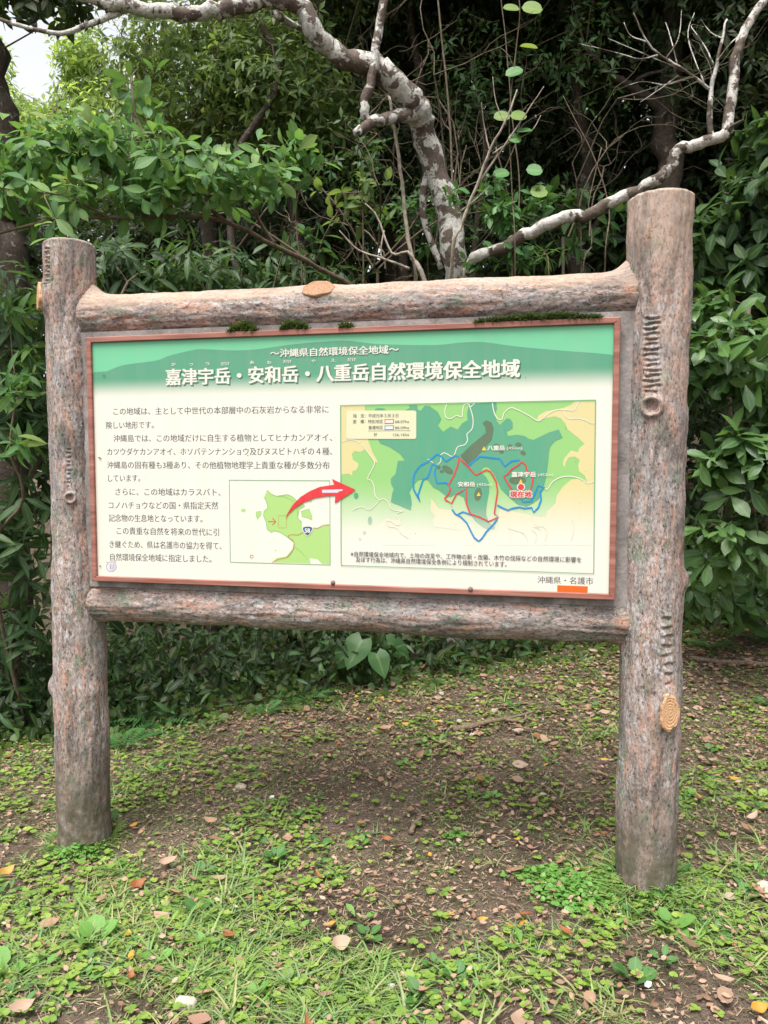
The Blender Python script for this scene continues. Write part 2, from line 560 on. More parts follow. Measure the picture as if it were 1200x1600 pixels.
# rails: built along Z, laid down so that their Z runs left to right; rail angle 0 (-Y) stays the front, +X turns down
def rail(z_left, z_right, seed, label, wash, bumps=(), notches=(), r=.085, fil=.045):
    L = SPAN
    def rf(Z):
        e = np.minimum(Z, L - Z)
        return r * (1 - .42 * sstep(.085, .02, e)) + .005 * np.exp(-((e - .10) / .03) ** 2) + .002 * np.sin(Z * 5 + seed)
    bumps = list(bumps) + [(R(-90), .07, .07, .08, fil, .05), (R(-90), L - .07, .07, .085, fil * 1.15, .05), (R(90), .07, .07, .06, .018, .05), (R(90), L - .07, .07, .06, .018, .05)]
    me = log_mesh('rail', 0, L, rf, seed, 620, 110, notches, bumps, cap=0, wash=wash)
    o = obj('rail', me, sign, None, label)
    ax = Vector((L, 0, (z_right - z_left) * L / SPAN)).normalized()
    dn = Vector((0, 0, -1)); dn = (dn - ax * dn.dot(ax)).normalized()
    yy = ax.cross(dn)
    st = Vector((-HS, .016, z_left))
    o.matrix_local = Matrix(((dn.x, yy.x, ax.x, st.x), (dn.y, yy.y, ax.y, st.y), (dn.z, yy.z, ax.z, st.z), (0, 0, 0, 1)))
    return o, L
# for a rail: local -Y is front, local +X is down, so angle -90deg = top
kx = onplane(497, 455, -.06)[0] + HS
ktheta = R(-40)
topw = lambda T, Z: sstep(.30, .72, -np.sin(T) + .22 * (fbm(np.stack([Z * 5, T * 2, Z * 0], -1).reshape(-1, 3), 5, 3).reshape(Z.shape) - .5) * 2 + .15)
notch_top = [(R(-48), kx + .16 + .024 * i, .020, .005, .003) for i in range(9)]
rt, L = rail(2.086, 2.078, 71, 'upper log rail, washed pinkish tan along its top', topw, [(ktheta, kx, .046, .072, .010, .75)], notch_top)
cut_disc('sawn_branch_end', rt, (math.sin(ktheta) * .0975, -math.cos(ktheta) * .0975, kx), (math.sin(ktheta), -math.cos(ktheta), 0), (0, 0, 1), .040, .064, 2, .08, MAT_CUT2)
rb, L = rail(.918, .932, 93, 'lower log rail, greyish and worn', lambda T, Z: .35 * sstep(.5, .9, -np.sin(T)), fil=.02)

# backing slab and framed panel
DP = -.078                        # plane of the printed face (local y)
corners = [onplane(132, 527, DP - .012), onplane(970, 495, DP - .012), onplane(961, 938, DP - .012), onplane(145, 908, DP - .012)]
X0 = (corners[0][0] + corners[3][0]) / 2
X1 = (corners[1][0] + corners[2][0]) / 2
Z1 = (corners[0][2] + corners[1][2]) / 2
Z0 = (corners[2][2] + corners[3][2]) / 2
print('panel', X0, X1, Z0, Z1, [tuple(np.round(c_, 3)) for c_ in corners])
m = M('grey_render'); o = m.obj()
c = m.ramp(m.noise(o, 14, 5, .7), [(.3, (.10, .095, .09)), (.55, (.22, .20, .19)), (.75, (.34, .31, .31))])
MAT_SLAB = m.pbr(c, .9, m.bump(m.noise(o, 80, 4), .5, .005), .2)
A = Acc()
A.add(*box(-HS + .06, HS - .06, -.052, .045, Z0 - .028, Z1 + .026))
obj('backing_slab', A.mesh('backing_slab', MAT_SLAB, smooth=False), sign)

m = M('brown_frame'); o = m.obj((4, 4, 60))
c = m.ramp(m.noise(o, 1, 4), [(.3, (.16, .06, .045)), (.55, (.26, .105, .08)), (.75, (.33, .17, .135))])
MAT_FRAME = m.pbr(c, .6, m.bump(m.noise(m.obj(), 90, 3), .2, .002), .35)
FW = .021
def strip(pts_front, ptsz):
    pass
fr = obj('frame', None, sign)
def frame_piece(poly):
    """mitred strip, poly = 4 (x,z) front corners"""
    p = np.array(poly)
    cen = p.mean(0)
    inn = cen + (p - cen) * 1.0
    y_f, y_b = DP - .012, DP + .022
    bev = .0025
    q = []
    for s_, y_ in ((0, y_b), (0, y_f + bev), (1, y_f)):
        for (x, z) in p:
            if s_:
                dx, dz = cen[0] - x, cen[1] - z
                # shrink across the short side only
                if abs(p[:, 0].max() - p[:, 0].min()) > abs(p[:, 1].max() - p[:, 1].min()):
                    z = z + math.copysign(bev, dz)
                else:
                    x = x + math.copysign(bev, dx)
            q.append((x, y_, z))
    f = [(8, 9, 10, 11)] + [(i + 4 * l, (i + 1) % 4 + 4 * l, (i + 1) % 4 + 4 * l + 4, i + 4 * l + 4) for l in (0, 1) for i in range(4)]
    a = Acc(); a.add(q, f)
    obj('frame_strip', a.mesh('frame_strip', MAT_FRAME, smooth=False), fr)
g = .0004
frame_piece([(X0, Z1), (X0 + FW, Z1 - FW), (X1 - FW, Z1 - FW), (X1, Z1)])
frame_piece([(X0, Z0), (X1, Z0), (X1 - FW, Z0 + FW), (X0 + FW, Z0 + FW)])
frame_piece([(X0, Z0 + g), (X0 + FW, Z0 + FW + g), (X0 + FW, Z1 - FW - g), (X0, Z1 - g)])
frame_piece([(X1, Z0 + g), (X1, Z1 - g), (X1 - FW, Z1 - FW - g), (X1 - FW, Z0 + FW + g)])

# homography from photo pixels to the panel rectangle
src = [(132, 527), (970, 495), (961, 938), (145, 908)]
dst = [(X0, Z1), (X1, Z1), (X1, Z0), (X0, Z0)]
AA, bb = [], []
for (x, y), (u, v) in zip(src, dst):
    AA.append([x, y, 1, 0, 0, 0, -u * x, -u * y]); bb.append(u)
    AA.append([0, 0, 0, x, y, 1, -v * x, -v * y]); bb.append(v)
HH = np.append(np.linalg.solve(np.array(AA, float), np.array(bb, float)), 1).reshape(3, 3)
def P(pts):
    p = np.atleast_2d(np.array(pts, float))
    q = np.c_[p, np.ones(len(p))] @ HH.T
    return q[:, :2] / q[:, 2:]
def Zm(ox, oy, s, pts):
    return [(ox + x / s, oy + y / s) for x, y in pts]
def a_(pts): return Zm(520, 620, 5.4545, pts)
def b_(pts): return Zm(520, 750, 5.4545, pts)
def c_z(pts): return Zm(720, 620, 5.4545, pts)
def d_(pts): return Zm(720, 750, 5.4545, pts)
def e_(pts): return Zm(350, 740, 5.714, pts)
def r7(pts): return Zm(520, 600, 2.727, pts)

panel_bm = Acc()
panel_bm.add(*box(X0 + FW - .004, X1 - FW + .004, DP, DP + .018, Z0 + FW - .004, Z1 - FW + .004))
def inkmat(name, col, fade=None, rough=.42, to=(.80, .78, .69)):
    """flat print; fade=(z_start, z_end): the printed tint runs out into cream"""
    col = tuple(x * .70 for x in col); to = tuple(x * .70 for x in to)
    m = M(name)
    o = m.obj()
    cc = m.mix(m.math('MULTIPLY', m.noise(o, 3, 4), .12), col, tuple(x * .8 for x in col))
    cc = m.mix(m.ramp(m.noise(m.obj((16, 1, 1.3)), 1, 5, .7), [(.40, .0), (.75, .10)]), cc, (.34, .31, .20))
    if fade:
        to = m.mix(m.ramp(m.noise(m.obj((16, 1, 1.3)), 1, 5, .7), [(.40, .0), (.78, .13)]), to, (.42, .38, .26))
        sx = m.n('ShaderNodeSeparateXYZ'); m.set(sx.inputs[0], o)
        mr = m.n('ShaderNodeMapRange', interpolation_type='SMOOTHSTEP'); m.set(mr.inputs[0], sx.outputs[2])
        mr.inputs[1].default_value, mr.inputs[2].default_value = fade
        cc = m.mix(mr.outputs[0], cc, to)
    return m.pbr(cc, rough, None, .35)
CREAM = (.80, .785, .70)
m = M('panel_cream'); o = m.obj()
cc = m.mix(m.ramp(m.noise(o, 2.2, 5, .6), [(.4, 0.), (.75, .5)]), tuple(x * .70 for x in CREAM), (.56, .535, .435))
cc = m.mix(m.ramp(m.noise(o, 160, 2), [(.74, 0.), (.78, .5)]), cc, (.3, .28, .2))
MAT_PANEL = m.pbr(cc, .38, None, .35)
panel = obj('panel', panel_bm.mesh('panel', MAT_PANEL, smooth=False), sign)
layer = [0]
LY = .00035
def flat(name, polys, mat, lay):
    """flat printed shapes (pixel polygons) on the panel"""
    for pl in polys:
        if len(polys) < 20 or pl is polys[0]:
            A = Acc()
        q = P(pl)
        v = [(x, DP - LY * lay, z) for x, z in q]
        tri = tessellate_polygon([[Vector((x, z, 0)) for x, z in q]])
        A.add(v, tri)
        if len(polys) < 20 or pl is polys[-1]:
            o = obj(name, A.mesh(name, mat, smooth=False), panel)
    return o
def stroke(pts, wpx, closed=False, smooth=0):
    """polyline -> ribbon quads in panel coordinates (px list of quads)"""
    if smooth: pts = cr(pts, smooth, closed)
    p = P(pts)
    n = len(p)
    if closed:
        t = np.roll(p, -1, 0) - np.roll(p, 1, 0)
    else:
        t = np.gradient(p, axis=0)
    t /= np.linalg.norm(t, axis=1)[:, None] + 1e-12
    nn = np.c_[-t[:, 1], t[:, 0]] * (wpx * .00118)
    a, b = p + nn, p - nn
    F = [(i, (i + 1) % n, (i + 1) % n + n, i + n) for i in range(n if closed else n - 1)]
    return np.r_[a, b], F
def strokes(name, lst, mat, lay):
    A = Acc()
    for k, (pts, wpx, closed, sm) in enumerate(lst):
        if len(lst) < 16:
            A = Acc()
        v, f = stroke(pts, wpx, closed, sm)
        A.add(np.c_[v[:, 0], np.full(len(v), DP - LY * (lay + .12 * k / max(1, len(lst)))), v[:, 1]], f)
        if len(lst) < 16:
            o = obj(name, A.mesh(name, mat, smooth=False), panel)
    return o if len(lst) < 16 else obj(name, A.mesh(name, mat, smooth=False), panel)
fcache = {}
def glyphs(txt, off=0.0):
    cu = bpy.data.curves.new('lettering', 'FONT')
    cu.body = txt
    cu.size = 1
    cu.offset = off
    cu.resolution_u = 3
    o = bpy.data.objects.new('lettering', cu)
    COL.objects.link(o)
    dg = bpy.context.evaluated_depsgraph_get()
    me = bpy.data.meshes.new_from_object(o.evaluated_get(dg))
    v = np.empty(len(me.vertices) * 3, np.float32); me.vertices.foreach_get('co', v)
    f = [tuple(p.vertices) for p in me.polygons]
    bpy.data.objects.remove(o); bpy.data.curves.remove(cu); bpy.data.meshes.remove(me)
    return v.reshape(-1, 3)[:, :2].astype(float), f
def text_into(A, txt, p0, p1, hpx, lay, off=0.0, fat=0.0, shift=(0, 0), ink=.93, low=.10):
    """ink runs from p0 to p1 (px, bottom of ink); hpx = height of ink. fat: sideways doubling that makes uprights heavier"""
    v, f = glyphs(txt, 0)
    x0, x1 = v[:, 0].min(), v[:, 0].max()
    a, b = P([p0, p1])
    at_, = P([(p0[0], p0[1] - hpx)])
    sy = abs(at_[1] - a[1]) / ink
    at2, = P([(p1[0], p1[1] - hpx)])
    u = (v[:, 0] - x0) / (x1 - x0)
    cop = [(0, 0)] if not fat else [(-fat, 0), (fat, 0)]
    if off > 0:
        cop = [(x + dx, dz) for x, _ in cop for dx, dz in ((-off, -off), (off, off), (-off, off), (off, -off))]
    for k, (dx, dz) in enumerate(cop):
        X = a[0] + (b[0] - a[0]) * u + dx * sy + shift[0]
        Zz = a[1] + (b[1] - a[1]) * u + (v[:, 1] + low + dz) * sy + shift[1]
        A.add(np.c_[X, np.full(len(v), DP - LY * (lay + .1 * k)), Zz], f)

# colours
K_INK = inkmat('ink_dark_grey', (.085, .085, .10))
K_WHITE = inkmat('ink_white', (.80, .79, .70))
K_SHADOW = inkmat('ink_title_shadow', (.06, .16, .11))
zf = lambda fr_: Z1 - fr_ * (Z1 - Z0)
K_SKYG = inkmat('ink_pale_green', (.17, .58, .33), (zf(.165), zf(.255)), to=CREAM)
K_MTN = inkmat('ink_mountain_green', (.10, .345, .215), (zf(.165), zf(.255)), to=CREAM)
fm = (P([(730, 745)])[0][1], P([(730, 858)])[0][1])
fm2 = (P([(730, 775)])[0][1], P([(730, 880)])[0][1])
K_LG = inkmat('ink_map_light_green', (.30, .60, .20), fm, to=CREAM)
K_TEAL = inkmat('ink_map_teal', (.10, .37, .225), fm2, to=CREAM)
K_TAN = inkmat('ink_map_tan', (.72, .64, .32), fm, to=CREAM)
K_BRN = inkmat('ink_map_dull_green', (.105, .175, .105))
K_ROAD = inkmat('ink_map_road', (.80, .80, .66))
K_BLUE = inkmat('ink_blue', (.0, .27, .62))
K_RED = inkmat('ink_red', (.72, .035, .05))
K_YEL = inkmat('ink_yellow', (.80, .62, .06))
K_GLINE = inkmat('ink_green_line', (.16, .42, .22))
K_LAND = inkmat('ink_inset_land', (.42, .66, .22))
K_COAST = inkmat('ink_inset_coast', (.26, .52, .17))
K_ORD = inkmat('ink_ochre_road', (.55, .20, .05))
K_SHIELD = inkmat('ink_shield_blue', (.03, .10, .30))
K_ORANGE = inkmat('orange_sticker', (.85, .13, .01))
K_PURP = inkmat('ink_purple', (.22, .18, .42))

# header band
hdr = [(141.0, 536), (960.5, 505), (957.5, 640), (144, 640)]
ix0, ix1, iz1 = X0 + FW, X1 - FW, Z1 - FW
iH = np.linalg.inv(HH)
def px_of(x, z):
    q = iH @ np.array([x, z, 1]); return (q[0] / q[2], q[1] / q[2])
e = .0002
zb = zf(.27)
flat('header_sky_tint', [[px_of(ix0 + e, iz1 - e), px_of(ix1 - e, iz1 - e), px_of(ix1 - e, Z0 + FW), px_of(ix0 + e, Z0 + FW)]], K_SKYG, .3)
ridge = cr([(163, 580), (190, 570), (240, 563), (262, 555), (300, 546), (315, 545), (360, 547), (400, 545), (450, 538), (510, 532.5), (545, 532), (590, 537), (676, 538.5), (720, 534.5), (755, 534), (800, 540), (830, 543), (880, 547.5), (930, 551)], 5)
flat('header_mountain', [[px_of(ix0 + e, P([(150, 581)])[0][1])] + [tuple(q) for q in ridge] + [px_of(ix1 - e, P([(958, 554)])[0][1]), px_of(ix1 - e, Z0 + FW), px_of(ix0 + e, Z0 + FW)]], K_MTN, .65)
TITLE = '嘉津宇岳・安和岳・八重岳自然環境保全地域'
A = Acc(); text_into(A, TITLE, (256.5, 602.5), (811, 589.5), 25.5, 3, .014, .016, (.0045, -.0045))
text_into(A, '～沖縄県自然環境保全地域～', (420, 558.5), (621, 552.2), 13.0, 3, .008, .012, (.002, -.002))
obj('title_shadow', A.mesh('title_shadow', K_SHADOW, smooth=False), panel)
A = Acc(); text_into(A, TITLE, (256.5, 602.5), (811, 589.5), 25.5, 4, .014, .020)
for u_ in (4.5 / 20, 8.5 / 20):
    pa, pb, pc_ = P([(256.5, 602.5), (811, 589.5), (256.5, 577)])
    q = pa + (pb - pa) * u_ + np.array([0, (pc_[1] - pa[1]) * .5]); th = np.linspace(0, 2 * math.pi, 16, endpoint=False)
    A.add(np.c_[q[0] + .0085 * np.cos(th), np.full(16, DP - LY * 5), q[1] + .0085 * np.sin(th)], [tuple(range(16))])
obj('title_lettering', A.mesh('title_lettering', K_WHITE, smooth=False), panel)
A = Acc(); text_into(A, '～沖縄県自然環境保全地域～', (420, 558.5), (621, 552.2), 13.0, 4, .008, .018)
obj('subtitle_lettering', A.mesh('subtitle_lettering', K_WHITE, smooth=False), panel)
A = Acc()
for t_, x, y in (('か', 268, 572), ('つ', 295.5, 572), ('う', 321, 571), ('だけ', 349, 571), ('あ', 391, 569), ('わ', 418, 569), ('だけ', 446.5, 567.5), ('や', 487.5, 566.5), ('え', 518.5, 565.5), ('だけ', 547.5, 564.5)):
    hw = 6.4 if len(t_) > 1 else 3.2
    text_into(A, t_, (x - hw, y), (x + hw, y - hw * .045), 5.6, 4, .01, .02)
obj('reading_aid_lettering', A.mesh('reading_aid_lettering', K_WHITE, smooth=False), panel)
# body text
body = [('この地域は、主として中世代の本部層中の石灰岩からなる非常に', (174.2, 649), (511.7, 646)),
        ('険しい地形です。', (163, 670.8), (237.5, 670)),
        ('沖縄島では、この地域だけに自生する植物としてヒナカンアオイ、', (174.5, 691.3), (517.5, 690.2)),
        ('カツウダケカンアオイ、ホソバテンナンショウ及びヌスビトハギの４種、', (165, 712.3), (517.5, 712)),
        ('沖縄島の固有種も3種あり、その他植物地理学上貴重な種が多数分布', (165, 733), (513.5, 734)),
        ('しています。', (167, 753.8), (217, 753.5)),
        ('さらに、この地域はカラスバト、', (178.5, 775), (343, 776)),
        ('コノハチョウなどの国・県指定天然', (168, 796), (339.5, 797)),
        ('記念物の生息地となっています。', (168.5, 816), (315, 817.5)),
        ('この貴重な自然を将来の世代に引', (181, 836), (341, 838.7)),
        ('き継ぐため、県は名護市の協力を得て、', (170, 857), (345, 860)),
        ('自然環境保全地域に指定しました。', (171, 877), (329.5, 880.3))]
for t_, p0, p1 in body:
    A = Acc(); text_into(A, t_, p0, p1, 11.6, 1, -.004, .012)
    obj('text_line', A.mesh('text_line', K_INK, smooth=False), panel)
A = Acc(); text_into(A, '※自然環境保全地域内で、土地の改変や、工作物の新・改築、木竹の伐採などの自然環境に影響を', (547.5, 870.3), (908.5, 880), 8.2, 7, .004)
text_into(A, '及ぼす行為は、沖縄県自然環境保全条例により規制されています。', (555.4, 878.9), (791.5, 886.8), 8.2, 7, .004)
obj('map_note_lettering', A.mesh('map_note_lettering', K_INK, smooth=False), panel)
A = Acc(); text_into(A, '沖縄県・名護市', (840, 912.6), (927, 915.0), 11.3, 1, -.002, .012)
obj('publisher_lettering', A.mesh('publisher_lettering', K_INK, smooth=False), panel)

# main map
mapq = [(530.3, 633.5), (931, 625), (927.8, 897), (532.6, 884)]
flat('map_base', [mapq], K_LG, 1)
tan = [a_([(60, 75), (265, 75), (265, 120), (290, 360), (330, 470), (355, 515), (380, 565), (350, 555), (310, 505), (265, 450), (230, 475), (180, 465), (155, 490), (165, 540), (210, 570), (210, 600), (190, 630), (160, 640), (160, 675), (130, 660), (66, 665)]),
       c_z([(970, 40), (940, 70), (860, 100), (720, 125), (660, 160), (645, 200), (690, 195), (740, 180), (800, 168), (850, 185), (890, 230), (910, 280), (960, 320), (1000, 350), (1055, 405), (1010, 440), (1000, 475), (940, 460), (880, 530), (870, 580), (885, 605), (895, 560), (920, 520), (970, 512), (1015, 540), (1000, 590), (1010, 640), (1060, 680), (1080, 740), (1000, 700), (940, 710), (870, 770), (830, 830)]) +
       d_([(820, 130), (810, 200), (770, 240), (735, 270), (725, 320), (650, 320), (560, 295), (480, 280), (400, 260), (330, 250), (320, 330), (330, 420), (280, 560), (1132, 560), (1137, 0)]) + c_z([(1146, 38)]),
       b_([(835, 160), (830, 270), (870, 310), (845, 370), (870, 405), (1080, 430), (1110, 560), (1200, 560), (1200, 400), (1100, 340), (1000, 260), (900, 250), (865, 200)]),
       b_([(450, 330), (350, 440), (370, 490), (420, 560), (640, 560), (900, 560), (780, 470), (690, 440), (640, 480), (590, 400), (560, 340), (520, 350)])]
flat('map_lowland', tan, K_TAN, 2)
teal = (a_([(640, 71), (650, 95), (610, 115), (375, 360), (400, 400), (480, 430), (570, 490), (608, 545), (550, 550), (540, 600), (530, 660), (490, 700), (490, 740), (515, 790)]) +
        b_([(500, 120), (490, 190), (560, 220), (660, 262), (670, 200), (660, 140)]) + a_([(648, 820), (680, 760), (720, 715), (780, 700), (810, 720), (850, 775), (900, 800), (960, 845)]) +
        b_([(1000, 150), (1050, 120), (1110, 150), (1140, 230), (1165, 290), (1210, 350), (1270, 400), (1300, 415), (1345, 420), (1375, 425), (1380, 400)]) +
        d_([(240, 370), (215, 300), (215, 250), (225, 180), (240, 100), (240, 40)]) + c_z([(235, 730), (215, 690), (165, 640), (190, 603), (215, 597), (240, 608), (270, 645), (300, 700), (340, 790)]) +
        d_([(360, 100), (400, 140), (480, 210), (560, 230), (620, 200), (680, 150), (700, 80)]) +
        c_z([(725, 700), (745, 560), (750, 480), (760, 430), (800, 380), (868, 350), (835, 280), (750, 305), (680, 340), (620, 368), (580, 360), (540, 335), (480, 325), (440, 330), (400, 335), (388, 300), (440, 270), (440, 220), (420, 190), (390, 185), (360, 210), (330, 240), (300, 200), (290, 150), (305, 100), (300, 47)]) +
        a_([(1165, 60), (1150, 90), (1140, 140), (1145, 200), (1100, 225), (1060, 280), (1000, 255), (935, 300), (890, 245), (920, 190), (890, 130), (820, 80), (780, 75), (740, 120), (720, 110), (710, 70)]))
flat('map_highland', [teal], K_TEAL, 3)
def ell(cx, cy, rx, ry, rot=0, n=16):
    return [(cx + rx * math.cos(t) * math.cos(rot) - ry * math.sin(t) * math.sin(rot), cy + rx * math.cos(t) * math.sin(rot) + ry * math.sin(t) * math.cos(rot)) for t in np.linspace(0, 2 * math.pi, n, endpoint=False)]
flat('map_pond', [b_(ell(193, 138, 20, 27)), b_(ell(312, 350, 18, 36)), b_(ell(265, 453, 14, 15)), b_(ell(227, 507, 14, 14)), a_(ell(395, 108, 45, 12))], K_TEAL, 3)
spots = [c_z([(180, 225), (215, 200), (260, 220), (278, 270), (262, 370), (200, 440), (130, 520), (60, 590), (-10, 505), (100, 400), (210, 310), (205, 262)]),
         c_z(ell(490, 410, 28, 20)), c_z(ell(530, 482, 25, 18, .4)), c_z(ell(345, 470, 20, 18)), c_z(ell(418, 430, 22, 24)), c_z(ell(300, 418, 25, 18)),
         a_(ell(975, 625, 55, 28, .6)), a_(ell(900, 605, 15, 17)), a_(ell(925, 640, 18, 13)), d_(ell(145, 125, 32, 58, .15)), c_z(ell(482, 715, 74, 36))]
flat('map_summit_area', spots, K_BRN, 4)
roads = [(a_([(965, 65), (950, 120), (960, 175), (1000, 188), (1050, 160), (1095, 172), (1105, 100), (1120, 65), (1150, 62), (1165, 90), (1190, 180), (1185, 270), (1140, 320), (1145, 370), (1120, 410), (1060, 430), (1035, 490), (1010, 510), (970, 490), (940, 480), (915, 500)]), 1.3, False, 4),
         (a_([(1165, 90), (1205, 58)]), 1.2, False, 0), (a_([(917, 520), (915, 555), (890, 580)]), 1.2, False, 3), (a_([(805, 533), (850, 565)]), 1.2, False, 0),
         (a_([(66, 385), (120, 370), (180, 372), (225, 395)]), 1.3, False, 4),
         (a_([(235, 402), (270, 440), (310, 500), (350, 560), (330, 620), (290, 700), (320, 715), (345, 760), (355, 840), (390, 880)]) + b_([(430, 164), (470, 195), (490, 240), (530, 265), (595, 268), (540, 290), (560, 340), (570, 380), (540, 385), (480, 350), (450, 360), (480, 400), (540, 410), (580, 460), (640, 500)]), 1.3, False, 3),
         (b_([(395, 170), (350, 225), (300, 258), (240, 232), (160, 262)]), 1.2, False, 4),
         (c_z([(265, 52), (280, 130), (310, 185), (350, 190), (365, 140), (420, 95), (480, 110), (560, 150), (610, 180), (655, 205), (690, 190), (750, 140), (820, 112), (880, 110), (960, 115), (985, 80), (1000, 40)]), 1.4, False, 4),
         (c_z([(875, 118), (890, 160), (930, 188), (1000, 185), (1060, 200), (1120, 228), (1143, 216)]), 1.2, False, 4),
         (c_z([(712, 782), (740, 790), (780, 730), (850, 690), (920, 680), (990, 690), (1040, 710), (1085, 740), (1138, 720)]), 1.4, False, 4),
         (d_([(600, 290), (625, 350), (650, 400), (700, 400), (735, 440), (720, 520)]), 1.0, False, 3), (d_([(630, 540), (650, 470), (610, 430), (620, 400), (680, 430)]), 1.0, False, 3),
         (d_([(420, 530), (420, 440), (405, 410), (450, 430), (520, 450), (560, 490), (575, 530)]), 1.0, False, 3), (d_([(945, 340), (965, 360), (965, 430), (940, 520)]), 1.2, False, 3)]
strokes('map_road', roads, K_ROAD, 5)
strokes('map_blue_boundary', [
    (a_([(1070, 515), (1040, 500), (960, 555), (920, 510), (885, 490), (850, 520), (815, 550), (740, 590), (695, 650), (680, 710), (685, 790), (710, 840), (742, 898), (722, 840), (745, 770), (765, 710), (805, 690), (830, 620), (845, 575), (880, 590), (862, 650), (885, 740), (960, 735), (985, 752)]), 2.5, False, 0),
    (c_z([(60, 590), (110, 550), (160, 510), (250, 520), (330, 530), (375, 595), (430, 550), (500, 540)]), 2.6, False, 0),
    (d_([(515, 165), (530, 190), (600, 185), (630, 120), (660, 50), (715, 70), (675, 100), (685, 170), (660, 240), (620, 280), (605, 240), (540, 245), (500, 235), (440, 245), (400, 262), (350, 240), (310, 218)]), 2.6, False, 0),
    (b_([(1180, 300), (1105, 275), (1065, 298)]), 2.3, False, 0),
    (b_([(1015, 255), (1040, 292), (1090, 320), (1140, 370), (1170, 430), (1200, 490)]) + d_([(140, 518), (155, 525), (180, 500), (220, 440), (270, 390), (310, 338)]), 2.5, False, 0)], K_BLUE, 6)
strokes('map_red_boundary', [
    (a_([(1075, 520), (1060, 590), (1030, 670), (985, 750), (1000, 790), (985, 830), (950, 870)]) + b_([(960, 175), (1010, 202), (1050, 125), (1135, 75), (1135, 200), (1165, 280)]) + d_([(85, 296), (160, 320), (235, 358), (320, 320), (285, 290), (300, 180), (312, 100), (300, 20)]) + c_z([(275, 680), (250, 640), (215, 625), (125, 670), (60, 600), (0, 540)]), 2.2, True, 0),
    (c_z([(520, 555), (550, 580), (565, 640), (610, 655), (615, 710), (595, 800), (520, 820), (440, 800), (400, 740), (365, 680), (400, 660), (430, 620), (480, 590)]), 2.2, True, 0)], K_RED, 7)
def tri(cx, cy, s): return [(cx, cy - s), (cx + s * .95, cy + s * .85), (cx - s * .95, cy + s * .85)]
flat('map_peak_mark', [c_z(tri(195, 443, 20)), c_z(tri(510, 722, 17)), d_(tri(150, 125, 19))], K_YEL, 8)
flat('map_here_halo', [c_z(ell(512, 773, 35, 35, 0, 24))], K_WHITE, 8)
flat('map_here_dot', [c_z(ell(512, 773, 27, 27, 0, 24))], K_RED, 9)
A = Acc()
for t_, q, y_, hp in (('八重岳', (225, 372), 460, 7.6), ('(454m)', (390, 522), 458, 6.0), ('嘉津宇岳', (432, 638), 688, 8.2), ('(452m)', (656, 788), 686, 6.0), ('(432m)', (136, 262), 770, 6.0), ('安和岳', (-26, 118), 770, 7.6)):
    p0, p1 = c_z([(q[0], y_), (q[1], y_)])
    if t_[0] == '(':
        text_into(A, t_, p0, p1, hp, 8, .002, 0, ink=.95, low=.2)
    else:
        text_into(A, t_, p0, p1, hp, 8, .02, .02)
obj('map_peak_lettering', A.mesh('map_peak_lettering', K_WHITE, smooth=False), panel)
A = Acc(); p0, p1 = d_([(420, 152), (602, 152)])
for dx, dy in ((.0028, 0), (-.0028, 0), (0, .0028), (0, -.0028), (.002, .002), (-.002, .002), (.002, -.002), (-.002, -.002)):
    layer[0] += .05
    text_into(A, '現在地', p0, p1, 9.6, 8 + layer[0], .03, 0, (dx, dy))
obj('here_lettering_halo', A.mesh('here_lettering_halo', K_WHITE, smooth=False), panel)
A = Acc(); text_into(A, '現在地', p0, p1, 9.6, 10, .02, .015)
obj('here_lettering', A.mesh('here_lettering', K_RED, smooth=False), panel)
# legend
def rrect(x0, y0, x1, y1, r, n=5):
    o_ = []
    for cx, cy, a in ((x1 - r, y0 + r, -90), (x1 - r, y1 - r, 0), (x0 + r, y1 - r, 90), (x0 + r, y0 + r, 180)):
        for k in range(n + 1):
            t = R(a + 90 * k / n)
            o_.append((cx + r * math.cos(t), cy + r * math.sin(t)))
    return o_
flat('legend_box', [a_(rrect(108, 118, 706, 361, 18))], inkmat('ink_legend_cream', (.74, .74, .50)), 6)
flat('legend_red_swatch', [a_([(435, 193), (514, 192), (514, 231), (435, 232)])], K_RED, 7)
flat('legend_blue_swatch', [a_([(435, 246), (514, 245), (514, 284), (435, 285)])], K_BLUE, 7)
flat('legend_swatch_centre', [a_([(442, 200), (507, 199), (507, 224), (442, 225)]), a_([(442, 253), (507, 252), (507, 277), (442, 278)])], K_WHITE, 8)
A = Acc()
for t_, q, y_, hp, lo_ in (('指　定：平成元年３月３日', (165, 552), 180, 5.8, .1), ('面　積：特別地区', (165, 421), 230, 5.8, .1), ('68.07ha', (525, 645), 226, 4.4, 0), ('普通地区', (298, 421), 281, 5.8, .1), ('88.09ha', (525, 645), 278, 4.4, 0), ('計', (345, 373), 341, 5.6, .1), ('156.16ha', (508, 645), 338, 4.4, 0)):
    p0, p1 = a_([(q[0], y_), (q[1], y_ - 2)])
    text_into(A, t_, p0, p1, hp, 7, .004, 0, ink=.93 if lo_ else .74, low=lo_)
v, f = stroke(a_([(295, 293), (657, 290)]), .5)
A.add(np.c_[v[:, 0], np.full(len(v), DP - LY * 7), v[:, 1]], f)
obj('legend_lettering', A.mesh('legend_lettering', K_INK, smooth=False), panel)
strokes('map_border', [(mapq + [mapq[0]], 1.0, False, 0)][0:0] + [([mapq[i], mapq[(i + 1) % 4]], 1.1, False, 0) for i in range(4)], K_GLINE, 9)

